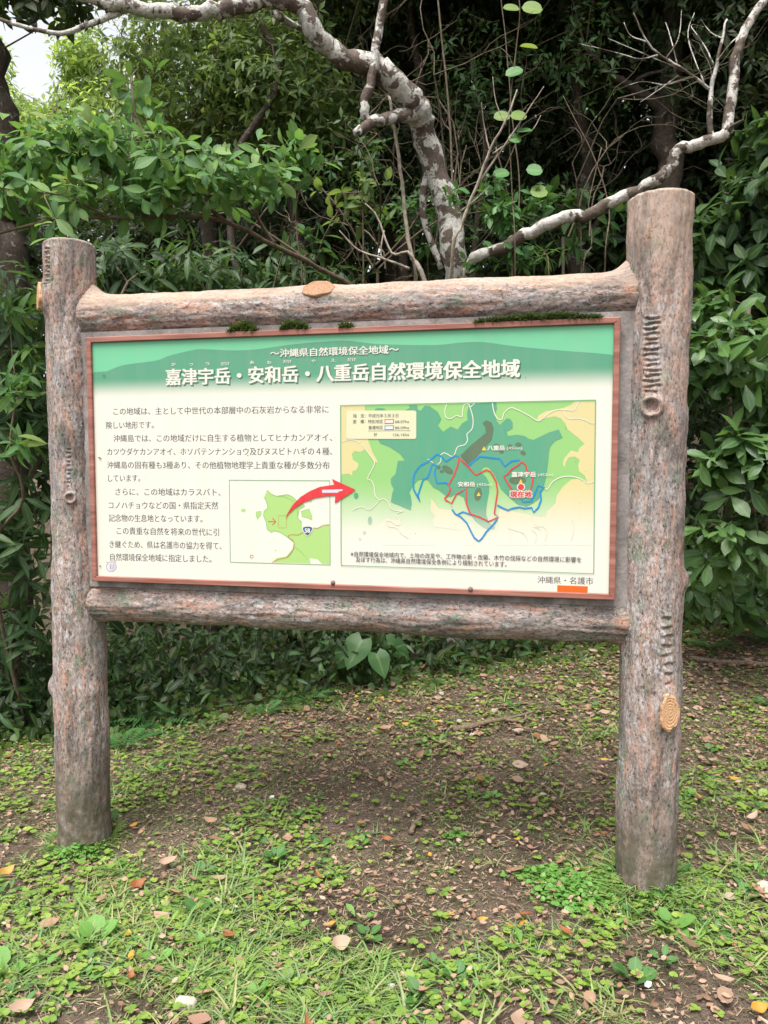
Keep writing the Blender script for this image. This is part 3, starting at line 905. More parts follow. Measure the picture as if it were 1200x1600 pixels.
# inset map
insq = [(356.5, 750.7), (514, 751.6), (515.4, 883.5), (359, 879)]
land = [e_([(375, 150), (410, 185), (460, 205), (530, 195), (560, 190), (610, 215), (640, 245), (700, 280), (715, 295), (665, 322), (650, 400), (690, 440), (690, 480), (700, 530), (780, 500), (860, 480), (936, 455), (942, 816), (870, 810), (830, 770), (760, 760), (770, 808), (430, 798), (460, 760), (560, 740), (610, 680), (620, 620), (560, 570), (500, 530), (440, 515), (420, 530), (380, 505), (370, 440), (345, 380), (350, 340), (385, 310), (370, 250), (350, 215)]),
        e_(ell(165, 333, 22, 17)), e_([(280, 345), (325, 340), (325, 370), (290, 415), (278, 380)]), e_([(680, 340), (755, 318), (780, 390), (780, 420), (740, 400), (690, 390)]), e_([(730, 255), (785, 240), (770, 262)])]
flat('inset_land', land, K_LAND, 1)
strokes('inset_coast', [(land[0][:12], 1.2, False, 0), (land[0][-14:], 1.2, False, 0), (land[3], .6, True, 0), (land[2], .6, True, 0), (e_([(460, 205), (540, 215), (620, 260), (645, 320), (650, 400)]), .8, False, 4), (e_([(625, 660), (680, 700), (740, 770)]), .8, False, 3)], K_COAST, 2)
strokes('inset_road', [(e_([(425, 798), (480, 770), (560, 750), (610, 690), (622, 640), (610, 600), (565, 570), (600, 548), (650, 553), (700, 530), (790, 490), (830, 492), (880, 465), (936, 462)]), .9, False, 3)], K_ORD, 3)
dash = []
for k in range(9):
    dash.append((e_([(482 + k * 8, 378), (486 + k * 8, 378)]), .6, False, 0))
    dash.append((e_([(482 + k * 8, 488), (486 + k * 8, 488)]), .6, False, 0))
for k in range(13):
    dash.append((e_([(480, 380 + k * 8.5), (480, 384 + k * 8.5)]), .6, False, 0))
    dash.append((e_([(552, 380 + k * 8.5), (552, 384 + k * 8.5)]), .6, False, 0))
dash += [(e_([(388, 432), (452, 432)]), 1.0, False, 0), (e_([(425, 402), (455, 432)]), 1.0, False, 0), (e_([(455, 432), (425, 462)]), 1.0, False, 0)]
strokes('inset_red_marks', dash, K_RED, 3)
strokes('inset_border', [([insq[i], insq[(i + 1) % 4]], .9, False, 0) for i in range(4)], K_GLINE, 4)
flat('route_shield_rim', [e_(cr([(695, 480), (740, 470), (787, 480), (780, 520), (740, 564), (700, 520)], 4, True))], K_WHITE, 4)
flat('route_shield', [e_(cr([(702, 486), (740, 477), (780, 486), (773, 518), (740, 556), (707, 518)], 4, True))], K_SHIELD, 5)
A = Acc(); p0, p1 = e_([(718, 531), (762, 531)]); text_into(A, '58', p0, p1, 7, 6, .02, .02, ink=.74, low=0)
obj('route_number', A.mesh('route_number', K_WHITE, smooth=False), panel)
flat('red_arrow', [e_([(545, 405), (560, 360), (610, 280), (680, 210), (760, 160), (850, 122), (980, 102), (957, 50), (1172, 148), (985, 268), (988, 198), (900, 205), (800, 222), (700, 262), (620, 315), (575, 360)])], K_RED, 10)
flat('arrow_worn_caption', [e_([(870, 148), (1056, 143), (1052, 158), (1018, 162), (1015, 174), (872, 176)])], inkmat('worn_white', (.70, .66, .74)), 11)
strokes('inset_small_mark', [(e_(ell(242, 745, 14, 14, 0, 12)), .7, True, 0)], plain('mark_brown', (.18, .08, .06)), 3)
flat('orange_patch', [[(871, 915.3), (918.7, 917.2), (918.3, 929.5), (870.7, 927.5)]], K_ORANGE, 2)
# round purple stamp with a worn white middle
flat('stamp_centre', [ell(174, 886, 5.5, 5.5)], inkmat('worn_lilac', (.66, .62, .76)), 2)
ring = [([(173 + 7.6 * math.cos(t), 886 + 7.6 * math.sin(t)), (173 + 7.6 * math.cos(t + .3), 886 + 7.6 * math.sin(t + .3))], 1.0, False, 0) for t in np.arange(0, 6.2, .42)]
strokes('stamp', ring + [([(172, 882), (172, 890)], .9, False, 0), ([(175, 889), (177, 882)], .7, False, 0), ([(165, 878), (167, 880)], .9, False, 0), ([(178, 879), (180, 877)], .9, False, 0)], K_PURP, 3)
sp = []
for k in range(34):
    x, y = random.uniform(150, 950), random.uniform(540, 920)
    s_ = random.uniform(.25, .7)
    sp.append(ell(x, y, s_ * random.uniform(1, 1.8), s_, random.uniform(0, 3), 7))
sp += [ell(159, 586, 2, 1.2), ell(154, 716, 3, 1.0, .4), ell(156, 885, 1.2, 1.2)]
o = flat('dirt_speck', sp, plain('speck', (.12, .10, .08)), 12); o['kind'] = 'stuff'
for x, y in ((520, 910.5), (735, 920.5)):
    q = onplane(x, y, DP - .013)
    th = np.linspace(0, math.pi * 2, 12, endpoint=False)
    V, F = tube([(q[0], DP - .010, q[2]), (q[0], DP - .016, q[2]), (q[0], DP - .019, q[2] + .0)], [.009, .008, .004], 10)
    A = Acc(); A.add(V, F); obj('fixing_cap', A.mesh('fixing_cap', plain('dark_cap', (.16, .11, .10))), sign)
#SIGN_END

# ------------------------------------------------------------------ foliage
def leaf_tpl(wd, ns=4, shape='ovate', fold=.18, droop=.12, tipw=.0, wave=0.0):
    """unit leaf along +Y, normal +Z: verts, faces, rib attribute"""
    V, F, Rb = [], [], []
    ts = np.linspace(0, 1, ns + 1)
    for t in ts:
        if shape == 'ovate':
            w_ = wd * (math.sin(math.pi * t ** .85) ** .85 if 0 < t < 1 else 0)
        elif shape == 'obovate':
            w_ = wd * (math.sin(math.pi * t ** 1.5) ** .8 if 0 < t < 1 else 0)
        elif shape == 'blade':
            w_ = wd * (1 - t) ** .6
        elif shape == 'round':
            w_ = wd * math.sqrt(max(0, 1 - (2 * t - 1) ** 2))
        elif shape == 'heart':
            w_ = wd * float(np.interp(t, [0, .1, .2, .35, .5, .65, .8, .92, 1], [.5, .86, 1, .98, .85, .66, .42, .18, 0]))
        w_ = max(w_, .0)
        z = -droop * t * t + wave * math.sin(t * 9)
        y = t
        back = (-.18 * max(0, 1 - t / .2)) if shape == 'heart' else 0
        V += [(-w_, y + back, z + fold * w_), (0, y, z), (w_, y + back, z + fold * w_)]
        Rb += [1, 0, 1]
    for i in range(ns):
        a = i * 3
        F += [(a, a + 1, a + 4, a + 3), (a + 1, a + 2, a + 5, a + 4)]
    return np.array(V), F, np.array(Rb, float)
T_OV = leaf_tpl(.24, 4, 'ovate', .25, .18)
T_OV2 = leaf_tpl(.20, 2, 'ovate', .3, .2)
T_OB = leaf_tpl(.21, 5, 'obovate', .22, .22)
T_LAN = leaf_tpl(.13, 4, 'ovate', .3, .3)
T_RND = leaf_tpl(.46, 4, 'round', .15, .06)
T_HRT = leaf_tpl(.44, 5, 'heart', .12, .10)
T_BLD = leaf_tpl(.035, 3, 'blade', .5, .45)
def basis(d, nrm):
    d = d / (np.linalg.norm(d, axis=1)[:, None] + 1e-9)
    x = np.cross(d, nrm)
    x /= np.linalg.norm(x, axis=1)[:, None] + 1e-9
    z = np.cross(x, d)
    return x, d, z
def scatter(name, tpl, pos, d, nrm, size, mat, off=(0, 0, 0), rnd=None, wscale=None):
    V, F, Rb = tpl
    n, k = len(pos), len(V)
    x, y, z = basis(d, nrm)
    ws = np.ones(n) if wscale is None else wscale
    size = np.broadcast_to(size, (n,))
    q = (x[:, None, :] * (V[None, :, 0] * ws[:, None])[:, :, None] + y[:, None, :] * V[None, :, 1, None] + z[:, None, :] * V[None, :, 2, None]) * size[:, None, None] + (pos - np.array(off))[:, None, :]
    f = np.array(F)
    ff = (f[None] + (np.arange(n) * k)[:, None, None]).reshape(-1, f.shape[1])
    if rnd is None: rnd = rng.random(n)
    return mesh(name, q.reshape(-1, 3), ff, mat, {'rnd': np.repeat(rnd, k), 'rib': np.tile(Rb, n)})
def tpl_mesh(name, tpl, mat):
    V, F, Rb = tpl
    return mesh(name, V, F, mat, {'rnd': np.zeros(len(V)), 'rib': Rb})
def unit(v): return v / (np.linalg.norm(v, axis=-1, keepdims=True) + 1e-9)
def blob_tips(blobs, dens=None):
    """tips inside ellipsoids (centre, radii, n): positions and outward directions"""
    P_, D_ = [], []
    for c, r, n in blobs:
        u = unit(rng.normal(size=(n, 3)))
        rad = rng.random(n) ** .45
        # lumpy outline
        rad = rad * (.72 + .5 * vn(u * 2.2 + np.array(c), 5))
        P_.append(np.array(c) + u * rad[:, None] * np.array(r))
        D_.append(unit(u * np.array([.8, .8, .7]) + np.array([0, -.15, .35]) + rng.normal(size=(n, 3)) * .35))
    return np.concatenate(P_), np.concatenate(D_)
def rosettes(tips, dirs, k, inc=(50, 88), spread=.03, droop=.25, along=.04):
    """k leaves round each tip"""
    n = len(tips)
    x, y, z = basis(dirs, np.array([[0.2, .3, .9]]) + rng.normal(size=(n, 3)) * .1)
    P_, D_, N_ = [], [], []
    ph = rng.random(n) * 6.28
    for i in range(k):
        a = ph + i * 2.4 + rng.normal(size=n) * .35
        rad = x * np.cos(a)[:, None] + z * np.sin(a)[:, None]
        t = R(inc[0]) + (R(inc[1]) - R(inc[0])) * ((k - i) / k) + rng.normal(size=n) * .28
        d = y * np.cos(t)[:, None] + rad * np.sin(t)[:, None]
        d[:, 2] -= droop * rng.random(n)
        P_.append(tips - y * (along * 1.5 * (1 - i / k) * (.4 + .9 * rng.random(n)))[:, None] + rad * .004)
        D_.append(unit(d))
        nn = y * 1.0 + np.array([0, -.25, .55]) + rng.normal(size=(n, 3)) * .38
        N_.append(unit(nn))
    P_, D_, N_ = np.concatenate(P_), np.concatenate(D_), np.concatenate(N_)
    q = rng.random(len(P_)) > .18
    return P_[q], D_[q], N_[q]
def twig_mesh(name, A_, B_, r, mat, off, sag=.12):
    """many thin bent three-sided twigs from A_ to B_"""
    n = len(A_)
    v = []
    m_ = (A_ + B_) / 2 + rng.normal(size=(n, 3)) * np.linalg.norm(B_ - A_, axis=1)[:, None] * sag
    t = unit(B_ - A_)
    x = unit(np.cross(t, np.array([.1, .2, .9])))
    y = np.cross(t, x)
    for p, s_ in ((A_, 1), (m_, .75), (B_, .35)):
        for a in (0, 2.094, 4.189):
            v.append(p + (x * math.cos(a) + y * math.sin(a)) * (r * s_ if np.ndim(r) == 0 else (r * s_)[:, None]))
    V = np.stack(v, 1).reshape(-1, 3) - np.array(off)
    f = []
    for l in (0, 3):
        for j in range(3):
            f.append((l + j, l + (j + 1) % 3, l + 3 + (j + 1) % 3, l + 3 + j))
    f = np.array(f)
    F = (f[None] + (np.arange(n) * 9)[:, None, None]).reshape(-1, 4)
    return mesh(name, V, F, mat)
def in_view(p, m_=10):
    x, y = pix(p)
    return (x > -m_) & (x < 1200 + m_) & (y > -m_) & (y < 1600 + m_)

MAT_TWIG = plain('twig_bark', (.11, .085, .06), .85, .4, 40, .4, .2)
MAT_TWIG2 = plain('pale_twig_bark', (.26, .22, .18), .85, .4, 40, .4, .2)
MAT_BARKD = mottled('dark_bark', (.055, .042, .032), (.16, .15, .13), .62, 14)
MAT_BARKM = mottled('lichen_bark', (.11, .085, .07), (.43, .42, .39), .485, 12)

def plant(name, label, cat, base, limbs=(), blobs=(), tpl=T_OV, size=.1, k=6, mat=None, bark=MAT_TWIG, nobj=0, twigs=.5, group=None, trunk='trunk', limb_r=None,
          inc=(50, 88), droop=.25, along=.05, tw_r=.004, leafname='leaf', keep=None):
    base = np.array(base, float)
    root = bpy.data.objects.new(name, None)
    COL.objects.link(root)
    root.location = base
    tag(root, label, cat, group)
    nodes = []
    for i, (pts, r0, r1) in enumerate(limbs):
        c_ = cr(pts, 5)
        n = len(c_)
        rad = np.linspace(r0, r1, n)
        c_[1:-1] += rng.normal(size=(n - 2, 3)) * r0 * .12
        nodes.append(c_)
        V, F = tube(c_, rad, 10 if r0 > .03 else 6, True, .25, i)
        a = Acc(); a.add(V, F)
        nm = trunk if i == 0 else 'limb'
        obj(nm, a.mesh(nm, bark, base), root)
    if blobs:
        tips, dirs = blob_tips(blobs)
        if keep is not None:
            q = keep(tips); tips, dirs = tips[q], dirs[q]
        if nodes and twigs:
            nd = np.concatenate(nodes)
            sel = rng.random(len(tips)) < twigs
            T_ = tips[sel]
            d2 = ((T_[:, None, :] - nd[None]) ** 2).sum(-1)
            nn = nd[d2.argmin(1)]
            # branch through neighbouring tips so that twigs fork
            far = np.sqrt(d2.min(1))
            par = nn.copy()
            for i in range(len(T_)):
                c2 = ((T_[:i] - T_[i]) ** 2).sum(1) if i else np.array([])
                if i and c2.min() < (far[i] * .6) ** 2:
                    j = c2.argmin(); par[i] = T_[j]
            o = obj('twigs', twig_mesh('twigs', par, T_, np.clip(np.linalg.norm(T_ - par, axis=1) * .012, tw_r * .5, tw_r * 2), bark if bark is MAT_TWIG else MAT_TWIG, base), root)
            o['kind'] = 'stuff'
        p_, d_d, n_ = rosettes(tips, dirs, k, inc, droop=droop, along=along)
        sz = size * (.40 + .85 * rng.random(len(p_)) ** .8)
        dist = np.linalg.norm(p_ - np.array([0, 0, CAMZ]), axis=1)
        if nobj:
            vis = in_view(p_)
            score = dist + np.where(vis, 0, 99)
            order = np.argsort(score)
            pick = order[:min(nobj, int(vis.sum()))]
            rest = np.setdiff1d(np.arange(len(p_)), pick)
            me = tpl_mesh(leafname, tpl, mat)
            x, y, z = basis(d_d[pick], n_[pick])
            for q, i in enumerate(pick):
                o = bpy.data.objects.new(leafname, me)
                COL.objects.link(o)
                o.parent = root
                s_ = sz[i]
                a, b, c_, l_ = x[q] * s_ * rng.uniform(.85, 1.15), y[q] * s_, z[q] * s_, p_[i] - base
                o.matrix_local = Matrix(((a[0], b[0], c_[0], l_[0]), (a[1], b[1], c_[1], l_[1]), (a[2], b[2], c_[2], l_[2]), (0, 0, 0, 1)))
        else:
            rest = np.arange(len(p_))
        if len(rest):
            o = obj('crown' if cat == 'tree' else 'foliage', scatter('foliage', tpl, p_[rest], d_d[rest], n_[rest], sz[rest], mat, base), root)
            o['kind'] = 'stuff'
    return root

L_BIG = leaf_mat('broad_leaf', [(.065, .155, .048), (.085, .20, .06), (.12, .25, .07), (.065, .165, .065), (.095, .21, .055), (.20, .33, .08), (.07, .17, .055), (.24, .30, .08)], .5, .38, (.24, .46, .07), .3, spots=.2)
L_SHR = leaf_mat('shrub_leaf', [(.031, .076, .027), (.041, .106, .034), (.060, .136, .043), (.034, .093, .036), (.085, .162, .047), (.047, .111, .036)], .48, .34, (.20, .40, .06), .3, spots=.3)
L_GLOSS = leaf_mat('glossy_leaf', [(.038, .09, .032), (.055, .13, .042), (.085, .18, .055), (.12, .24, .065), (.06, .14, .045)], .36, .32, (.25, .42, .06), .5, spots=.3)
L_DARK = leaf_mat('shade_dark_leaf', [(.011, .026, .010), (.017, .037, .014), (.029, .054, .018), (.044, .048, .019)], .55, .22, (.18, .30, .05), .25)  # shade of the wood put into the leaf colour, lowered to deepen it
L_SHD = leaf_mat('shaded_shrub_leaf', [(.019, .050, .019), (.027, .068, .024), (.040, .092, .030), (.056, .104, .032)], .5, .28, (.2, .38, .06), .3, spots=.3)  # shrub green darkened in colour for the shade it stands in
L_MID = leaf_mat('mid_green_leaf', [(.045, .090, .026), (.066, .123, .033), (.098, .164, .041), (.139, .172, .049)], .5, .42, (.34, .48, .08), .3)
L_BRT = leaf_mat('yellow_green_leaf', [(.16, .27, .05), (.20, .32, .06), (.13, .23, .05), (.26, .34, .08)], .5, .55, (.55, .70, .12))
L_VINE = leaf_mat('vine_leaf', [(.06, .17, .05), (.08, .22, .06), (.10, .26, .07)], .4, .3, spots=.3)

def W(px, py, Y): return tuple(at(px, py, Y))
def blob(px, py, Y, rx, rz, ry, n):
    """blob centred on a picture direction at distance Y; radii in metres"""
    return (at(px, py, Y), (rx, ry, rz), n)
def base_at(px, Y):
    x = (px - 600) / 1200 * Y
    return (x, Y, gh(x, Y))

# the pale-barked tree behind the board
bt = base_at(712, 5.85)
limbs = [([(bt[0], bt[1], bt[2] - .1), W(714, 800, 5.6), W(716, 600, 5.15), W(712, 420, 4.85), W(690, 300, 4.8), W(660, 205, 4.7), W(652, 168, 4.6)], .125, .105),
         ([W(652, 170, 4.6), W(618, 130, 4.5), W(585, 105, 4.45), W(530, 88, 4.4), W(492, 50, 4.3), W(470, 12, 4.25), W(420, -2, 4.2), W(350, 14, 4.15), W(300, 24, 4.1), W(210, 12, 4.05), W(110, -8, 4.0), W(-60, -40, 3.9)], .098, .04),
         ([W(648, 178, 4.6), W(612, 182, 4.5), W(582, 190, 4.42), W(556, 208, 4.36)], .062, .034),
         ([W(578, 192, 4.42), W(568, 168, 4.4), W(580, 120, 4.4), W(590, 55, 4.4), W(600, 0, 4.4), W(606, -60, 4.4)], .038, .040),
         ([W(215, 8, 4.08), W(180, 22, 4.05), W(130, 42, 4.0), W(80, 52, 3.95), W(0, 30, 3.9)], .03, .014),
         ([W(520, 86, 4.42), W(560, 108, 4.55), W(600, 128, 4.6), W(640, 165, 4.62)], .05, .06),
         ([W(430, 22, 4.2), W(470, 45, 4.5), W(510, 60, 4.9)], .03, .012),
         ([W(672, 250, 4.75), W(660, 330, 4.8), W(690, 420, 4.85)], .03, .035)]
limbs = [(p_, a__ * .70, b__ * .64) for p_, a__, b__ in limbs]
plant('spreading_tree', 'tree with brown bark blotched white by lichen, bending over the top rail', 'tree', bt, limbs, bark=MAT_BARKM)
# long low limb running right to a bare upright, its own tree
b2 = base_at(735, 5.9)
limbs = [([(b2[0], b2[1], b2[2] - .1), W(730, 760, 5.6), W(726, 520, 4.9), W(735, 415, 4.6), W(790, 385, 4.45), W(842, 357, 4.35), W(880, 342, 4.3), W(920, 335, 4.25), W(962, 312, 4.2), W(1010, 290, 4.15), W(1046, 262, 4.1), W(1060, 235, 4.08), W(1100, 222, 4.05), W(1136, 207, 4.0)], .058, .042),
         ([W(1136, 207, 4.0), W(1142, 160, 4.0), W(1150, 90, 4.0), W(1165, 45, 4.0), W(1200, -10, 4.0), W(1230, -80, 4.0)], .042, .030),
         ([W(1112, 218, 4.04), W(1110, 150, 4.02), W(1122, 90, 4.0), W(1136, 30, 4.0)], .024, .007),
         ([W(1130, 208, 4.0), W(1145, 196, 3.97), W(1162, 186, 3.94)], .022, .004),
         ([W(1110, 140, 4.02), W(1070, 110, 3.98), W(1030, 85, 3.95), W(1008, 60, 3.9), W(990, 20, 3.9)], .013, .004)]
def bare(pts, r0, r1): limbs.append((pts, r0, r1))
for q in [[(1070, 112), (1020, 90), (950, 60)], [(1040, 92), (1060, 60), (1065, 15)], [(1030, 85), (1000, 92), (970, 84), (905, 68)], [(1085, 120), (1040, 132), (1000, 128), (960, 142)], [(1060, 108), (1048, 60), (1040, 35)],
          [(1100, 130), (1075, 60), (1085, 20)], [(1112, 150), (1132, 170), (1130, 192)], [(1115, 100), (1100, 70), (1080, 40), (1100, 42)], [(1120, 95), (1150, 60), (1160, 75)], [(1060, 118), (1030, 140), (1000, 160)], [(1010, 65), (985, 55), (975, 35)], [(1128, 60), (1110, 50), (1095, 30)]]:
    bare([W(x, y, 3.98 + .03 * i) for i, (x, y) in enumerate(q)], .006, .002)
limbs = [(p_, a__ * .66, b__ * .64) for p_, a__, b__ in limbs]
MAT_BAND = mottled('banded_bark', (.10, .078, .062), (.44, .42, .39), .47, 8)
plant('leaning_tree', 'leafless thin tree leaning right behind the taller post, banded bark and dead twigs', 'tree', b2, limbs, bark=MAT_BAND)

# bare saplings and stems behind the board
def eb(px, back=.45):
    Y = 5.2
    for _ in range(6): Y = float(edge_y(np.array((px - 600) / 1200 * Y))) + back
    return base_at(px, Y)
def stem(lst, label, mat=MAT_TWIG2, cat='sapling', nm='bare_sapling', group=None):
    p0 = lst[0][0][0]
    b = eb(p0[0], .5 + rng.random() * .3)
    lim = []
    for i, (pts, r0, r1) in enumerate(lst):
        w_ = [W(*q) for q in pts]
        if i == 0: w_ = [(b[0], b[1], b[2] - .05), W(p0[0], 720, (b[1] + p0[2]) / 2)] + w_
        lim.append((w_, r0, r1))
    return plant(nm, label, cat, b, lim, bark=mat, trunk='stem', group=group)
stem([([(706, 420, 4.5), (722, 350, 4.45), (745, 290, 4.4), (765, 235, 4.35), (790, 190, 4.3), (808, 140, 4.3)], .014, .004),
      ([(748, 285, 4.4), (790, 225, 4.38), (820, 180, 4.35), (850, 135, 4.3)], .007, .002), ([(765, 235, 4.35), (758, 205, 4.35), (752, 160, 4.3)], .005, .002),
      ([(770, 240, 4.36), (800, 220, 4.4), (830, 205, 4.4), (845, 180, 4.4)], .005, .002), ([(720, 330, 4.45), (745, 310, 4.4), (765, 290, 4.4)], .004, .0015), ([(790, 195, 4.3), (775, 160, 4.3), (770, 120, 4.3)], .004, .0015)],
     'slim pale leafless sapling forking upward beside the blotched trunk')
stem([([(668, 470, 4.7), (640, 390, 4.7), (630, 300, 4.7), (618, 215, 4.7), (608, 150, 4.7)], .018, .009)], 'thin whitish stem rising straight left of the blotched trunk')
stem([([(650, 430, 4.2), (612, 395, 4.2), (590, 340, 4.2), (570, 318, 4.2)], .010, .004), ([(640, 420, 4.2), (610, 408, 4.2), (560, 390, 4.2), (530, 360, 4.2)], .008, .003), ([(600, 360, 4.2), (596, 400, 4.2), (620, 410, 4.2)], .005, .003)], 'crooked pale dead twig just above the middle of the top rail')
stem([([(700, 430, 5.2), (706, 300, 5.2), (702, 180, 5.2), (690, 60, 5.2), (680, -40, 5.2)], .010, .006)], 'thin brown stem directly behind the blotched trunk', MAT_TWIG)
for i, q in [(i_, q_) for i_, q_ in enumerate([[(945, 420), (952, 330), (930, 250), (900, 190), (880, 150)], [(910, 440), (925, 380), (920, 320), (940, 230)], [(800, 430), (812, 300), (800, 180), (790, 60), (780, -20)], [(770, 420), (775, 200), (778, 90), (755, 0)], [(560, 430), (575, 300), (560, 200)], [(842, 430), (838, 260), (845, 120)]]) if i_ in (0, 1, 2)]:
    stem([([(x, y, 5.0 + .05 * i) for x, y in q], .006, .003)], ['hanging thin stem close left of the taller post', 'short thin stem between the leafy vine and taller post', 'long thin climbing stem carrying paired round leaves', 'thin upright stem left of the paired round leaves', 'faint thin stem in shade left of the blotched trunk', 'faint thin stem behind the leafy vine'][i], MAT_TWIG, nm='thin_stem', cat='stem')

# trunks standing farther back in the wood
def back_tree(px, Y, r, pts, label, blobs, tpl, size, k, mat, bark=MAT_BARKD, twigs=.15, keep=None, extra=()):
    b = base_at(px, Y)
    t = [(b[0], b[1], b[2] - .2)] + [W(*q) for q in pts]
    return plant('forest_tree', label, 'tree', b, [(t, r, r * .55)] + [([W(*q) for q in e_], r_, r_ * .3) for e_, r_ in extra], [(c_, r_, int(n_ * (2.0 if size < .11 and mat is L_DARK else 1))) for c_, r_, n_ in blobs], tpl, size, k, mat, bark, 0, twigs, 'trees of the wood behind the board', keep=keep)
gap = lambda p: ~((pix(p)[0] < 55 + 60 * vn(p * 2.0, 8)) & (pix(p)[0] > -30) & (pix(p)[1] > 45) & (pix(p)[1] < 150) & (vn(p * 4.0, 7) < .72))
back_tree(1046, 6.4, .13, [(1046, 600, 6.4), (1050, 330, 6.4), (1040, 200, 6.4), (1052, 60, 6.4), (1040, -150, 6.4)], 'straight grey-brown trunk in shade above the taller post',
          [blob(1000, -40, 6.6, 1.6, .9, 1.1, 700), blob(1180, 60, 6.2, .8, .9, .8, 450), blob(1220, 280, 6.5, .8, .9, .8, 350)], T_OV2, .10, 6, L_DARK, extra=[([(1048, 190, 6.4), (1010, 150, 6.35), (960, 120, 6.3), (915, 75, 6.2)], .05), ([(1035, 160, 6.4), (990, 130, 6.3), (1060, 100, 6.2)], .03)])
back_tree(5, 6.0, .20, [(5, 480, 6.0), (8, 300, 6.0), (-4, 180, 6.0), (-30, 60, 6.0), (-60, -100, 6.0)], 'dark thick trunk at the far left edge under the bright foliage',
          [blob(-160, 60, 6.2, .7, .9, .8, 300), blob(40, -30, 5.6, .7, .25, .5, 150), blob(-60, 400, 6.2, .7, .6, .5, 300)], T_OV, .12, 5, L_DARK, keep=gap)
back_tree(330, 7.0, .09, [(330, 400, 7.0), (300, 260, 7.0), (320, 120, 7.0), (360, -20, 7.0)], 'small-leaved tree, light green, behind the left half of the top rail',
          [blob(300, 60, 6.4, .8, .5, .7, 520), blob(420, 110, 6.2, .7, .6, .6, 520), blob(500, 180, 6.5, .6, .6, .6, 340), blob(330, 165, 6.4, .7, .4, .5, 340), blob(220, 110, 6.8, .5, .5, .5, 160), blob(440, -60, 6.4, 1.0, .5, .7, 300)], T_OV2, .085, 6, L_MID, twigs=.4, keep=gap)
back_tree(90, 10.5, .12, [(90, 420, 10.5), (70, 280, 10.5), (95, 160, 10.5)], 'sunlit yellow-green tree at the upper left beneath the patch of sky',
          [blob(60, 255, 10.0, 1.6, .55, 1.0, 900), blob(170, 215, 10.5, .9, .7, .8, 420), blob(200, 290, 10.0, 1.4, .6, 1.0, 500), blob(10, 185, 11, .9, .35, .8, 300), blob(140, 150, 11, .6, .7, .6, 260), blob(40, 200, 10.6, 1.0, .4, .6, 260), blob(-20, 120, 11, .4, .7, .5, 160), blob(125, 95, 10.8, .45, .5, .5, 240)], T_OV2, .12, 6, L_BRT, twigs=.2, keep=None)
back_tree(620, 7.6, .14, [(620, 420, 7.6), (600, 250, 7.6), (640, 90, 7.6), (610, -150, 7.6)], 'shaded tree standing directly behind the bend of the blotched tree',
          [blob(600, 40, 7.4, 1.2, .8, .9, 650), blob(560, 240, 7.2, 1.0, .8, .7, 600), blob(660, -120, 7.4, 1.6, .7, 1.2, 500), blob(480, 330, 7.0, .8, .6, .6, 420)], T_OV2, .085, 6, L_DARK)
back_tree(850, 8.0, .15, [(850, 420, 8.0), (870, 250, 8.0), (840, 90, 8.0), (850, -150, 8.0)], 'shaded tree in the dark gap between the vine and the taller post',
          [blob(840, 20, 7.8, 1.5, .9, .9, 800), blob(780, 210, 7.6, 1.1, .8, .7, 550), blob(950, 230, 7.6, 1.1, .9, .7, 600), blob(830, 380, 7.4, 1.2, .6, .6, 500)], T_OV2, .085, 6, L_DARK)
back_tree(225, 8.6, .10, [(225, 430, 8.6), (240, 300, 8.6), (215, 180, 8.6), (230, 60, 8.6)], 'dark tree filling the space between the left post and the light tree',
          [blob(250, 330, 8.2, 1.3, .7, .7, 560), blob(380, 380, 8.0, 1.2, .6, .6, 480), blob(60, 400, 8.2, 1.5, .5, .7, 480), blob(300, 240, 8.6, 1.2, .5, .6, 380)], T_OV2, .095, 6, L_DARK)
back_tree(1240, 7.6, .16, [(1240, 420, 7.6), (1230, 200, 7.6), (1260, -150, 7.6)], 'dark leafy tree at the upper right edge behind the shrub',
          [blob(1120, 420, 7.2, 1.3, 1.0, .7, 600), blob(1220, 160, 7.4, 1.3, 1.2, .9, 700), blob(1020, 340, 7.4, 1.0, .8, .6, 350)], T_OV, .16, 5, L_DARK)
for i, (px, Y, r, lb) in enumerate([(470, 6.6, .06, 'slim dark trunk left of the middle, seen over the top rail'), (328, 7.4, .07, 'slim dark trunk in the gap right of the left post'), (645, 6.9, .05, 'slim dark trunk glimpsed through twigs left of the blotched trunk'), (900, 7.0, .08, 'leaning pale-grey trunk in deep shade right of the vine'), (400, 6.0, .035, 'crooked thin trunk beneath the small-leaved tree')]):
    b = base_at(px, Y)
    q = rng.normal(size=5) * 22
    plant('slim_tree', lb, 'tree', b, [([(b[0], b[1], b[2] - .2), W(px + q[0] * .3, 560, Y), W(px + q[1], 400, Y), W(px + q[2], 250, Y), W(px + q[3] * 1.6, 110, Y), W(px + q[4] * 2, -60, Y)], r, r * .6),
                                      ([W(px + q[1], 400, Y), W(px + q[1] + 50, 330, Y - .2), W(px + q[1] + 90, 290, Y - .3)], r * .4, r * .15)], bark=MAT_BARKD)

back_tree(740, 6.2, .03, [(740, 420, 6.2), (760, 250, 6.2), (735, 90, 6.1)], 'thin understorey tree with sparse fine leaves between the blotched trunk and the vine',
          [blob(740, 120, 6.0, .5, .5, .4, 90), blob(680, 330, 6.0, .5, .35, .4, 80), blob(860, 330, 6.2, .6, .3, .4, 90), blob(900, 90, 6.0, .5, .5, .4, 80), blob(560, 260, 6.0, .4, .4, .4, 70)], T_OV2, .07, 6, L_SHR, twigs=.8)
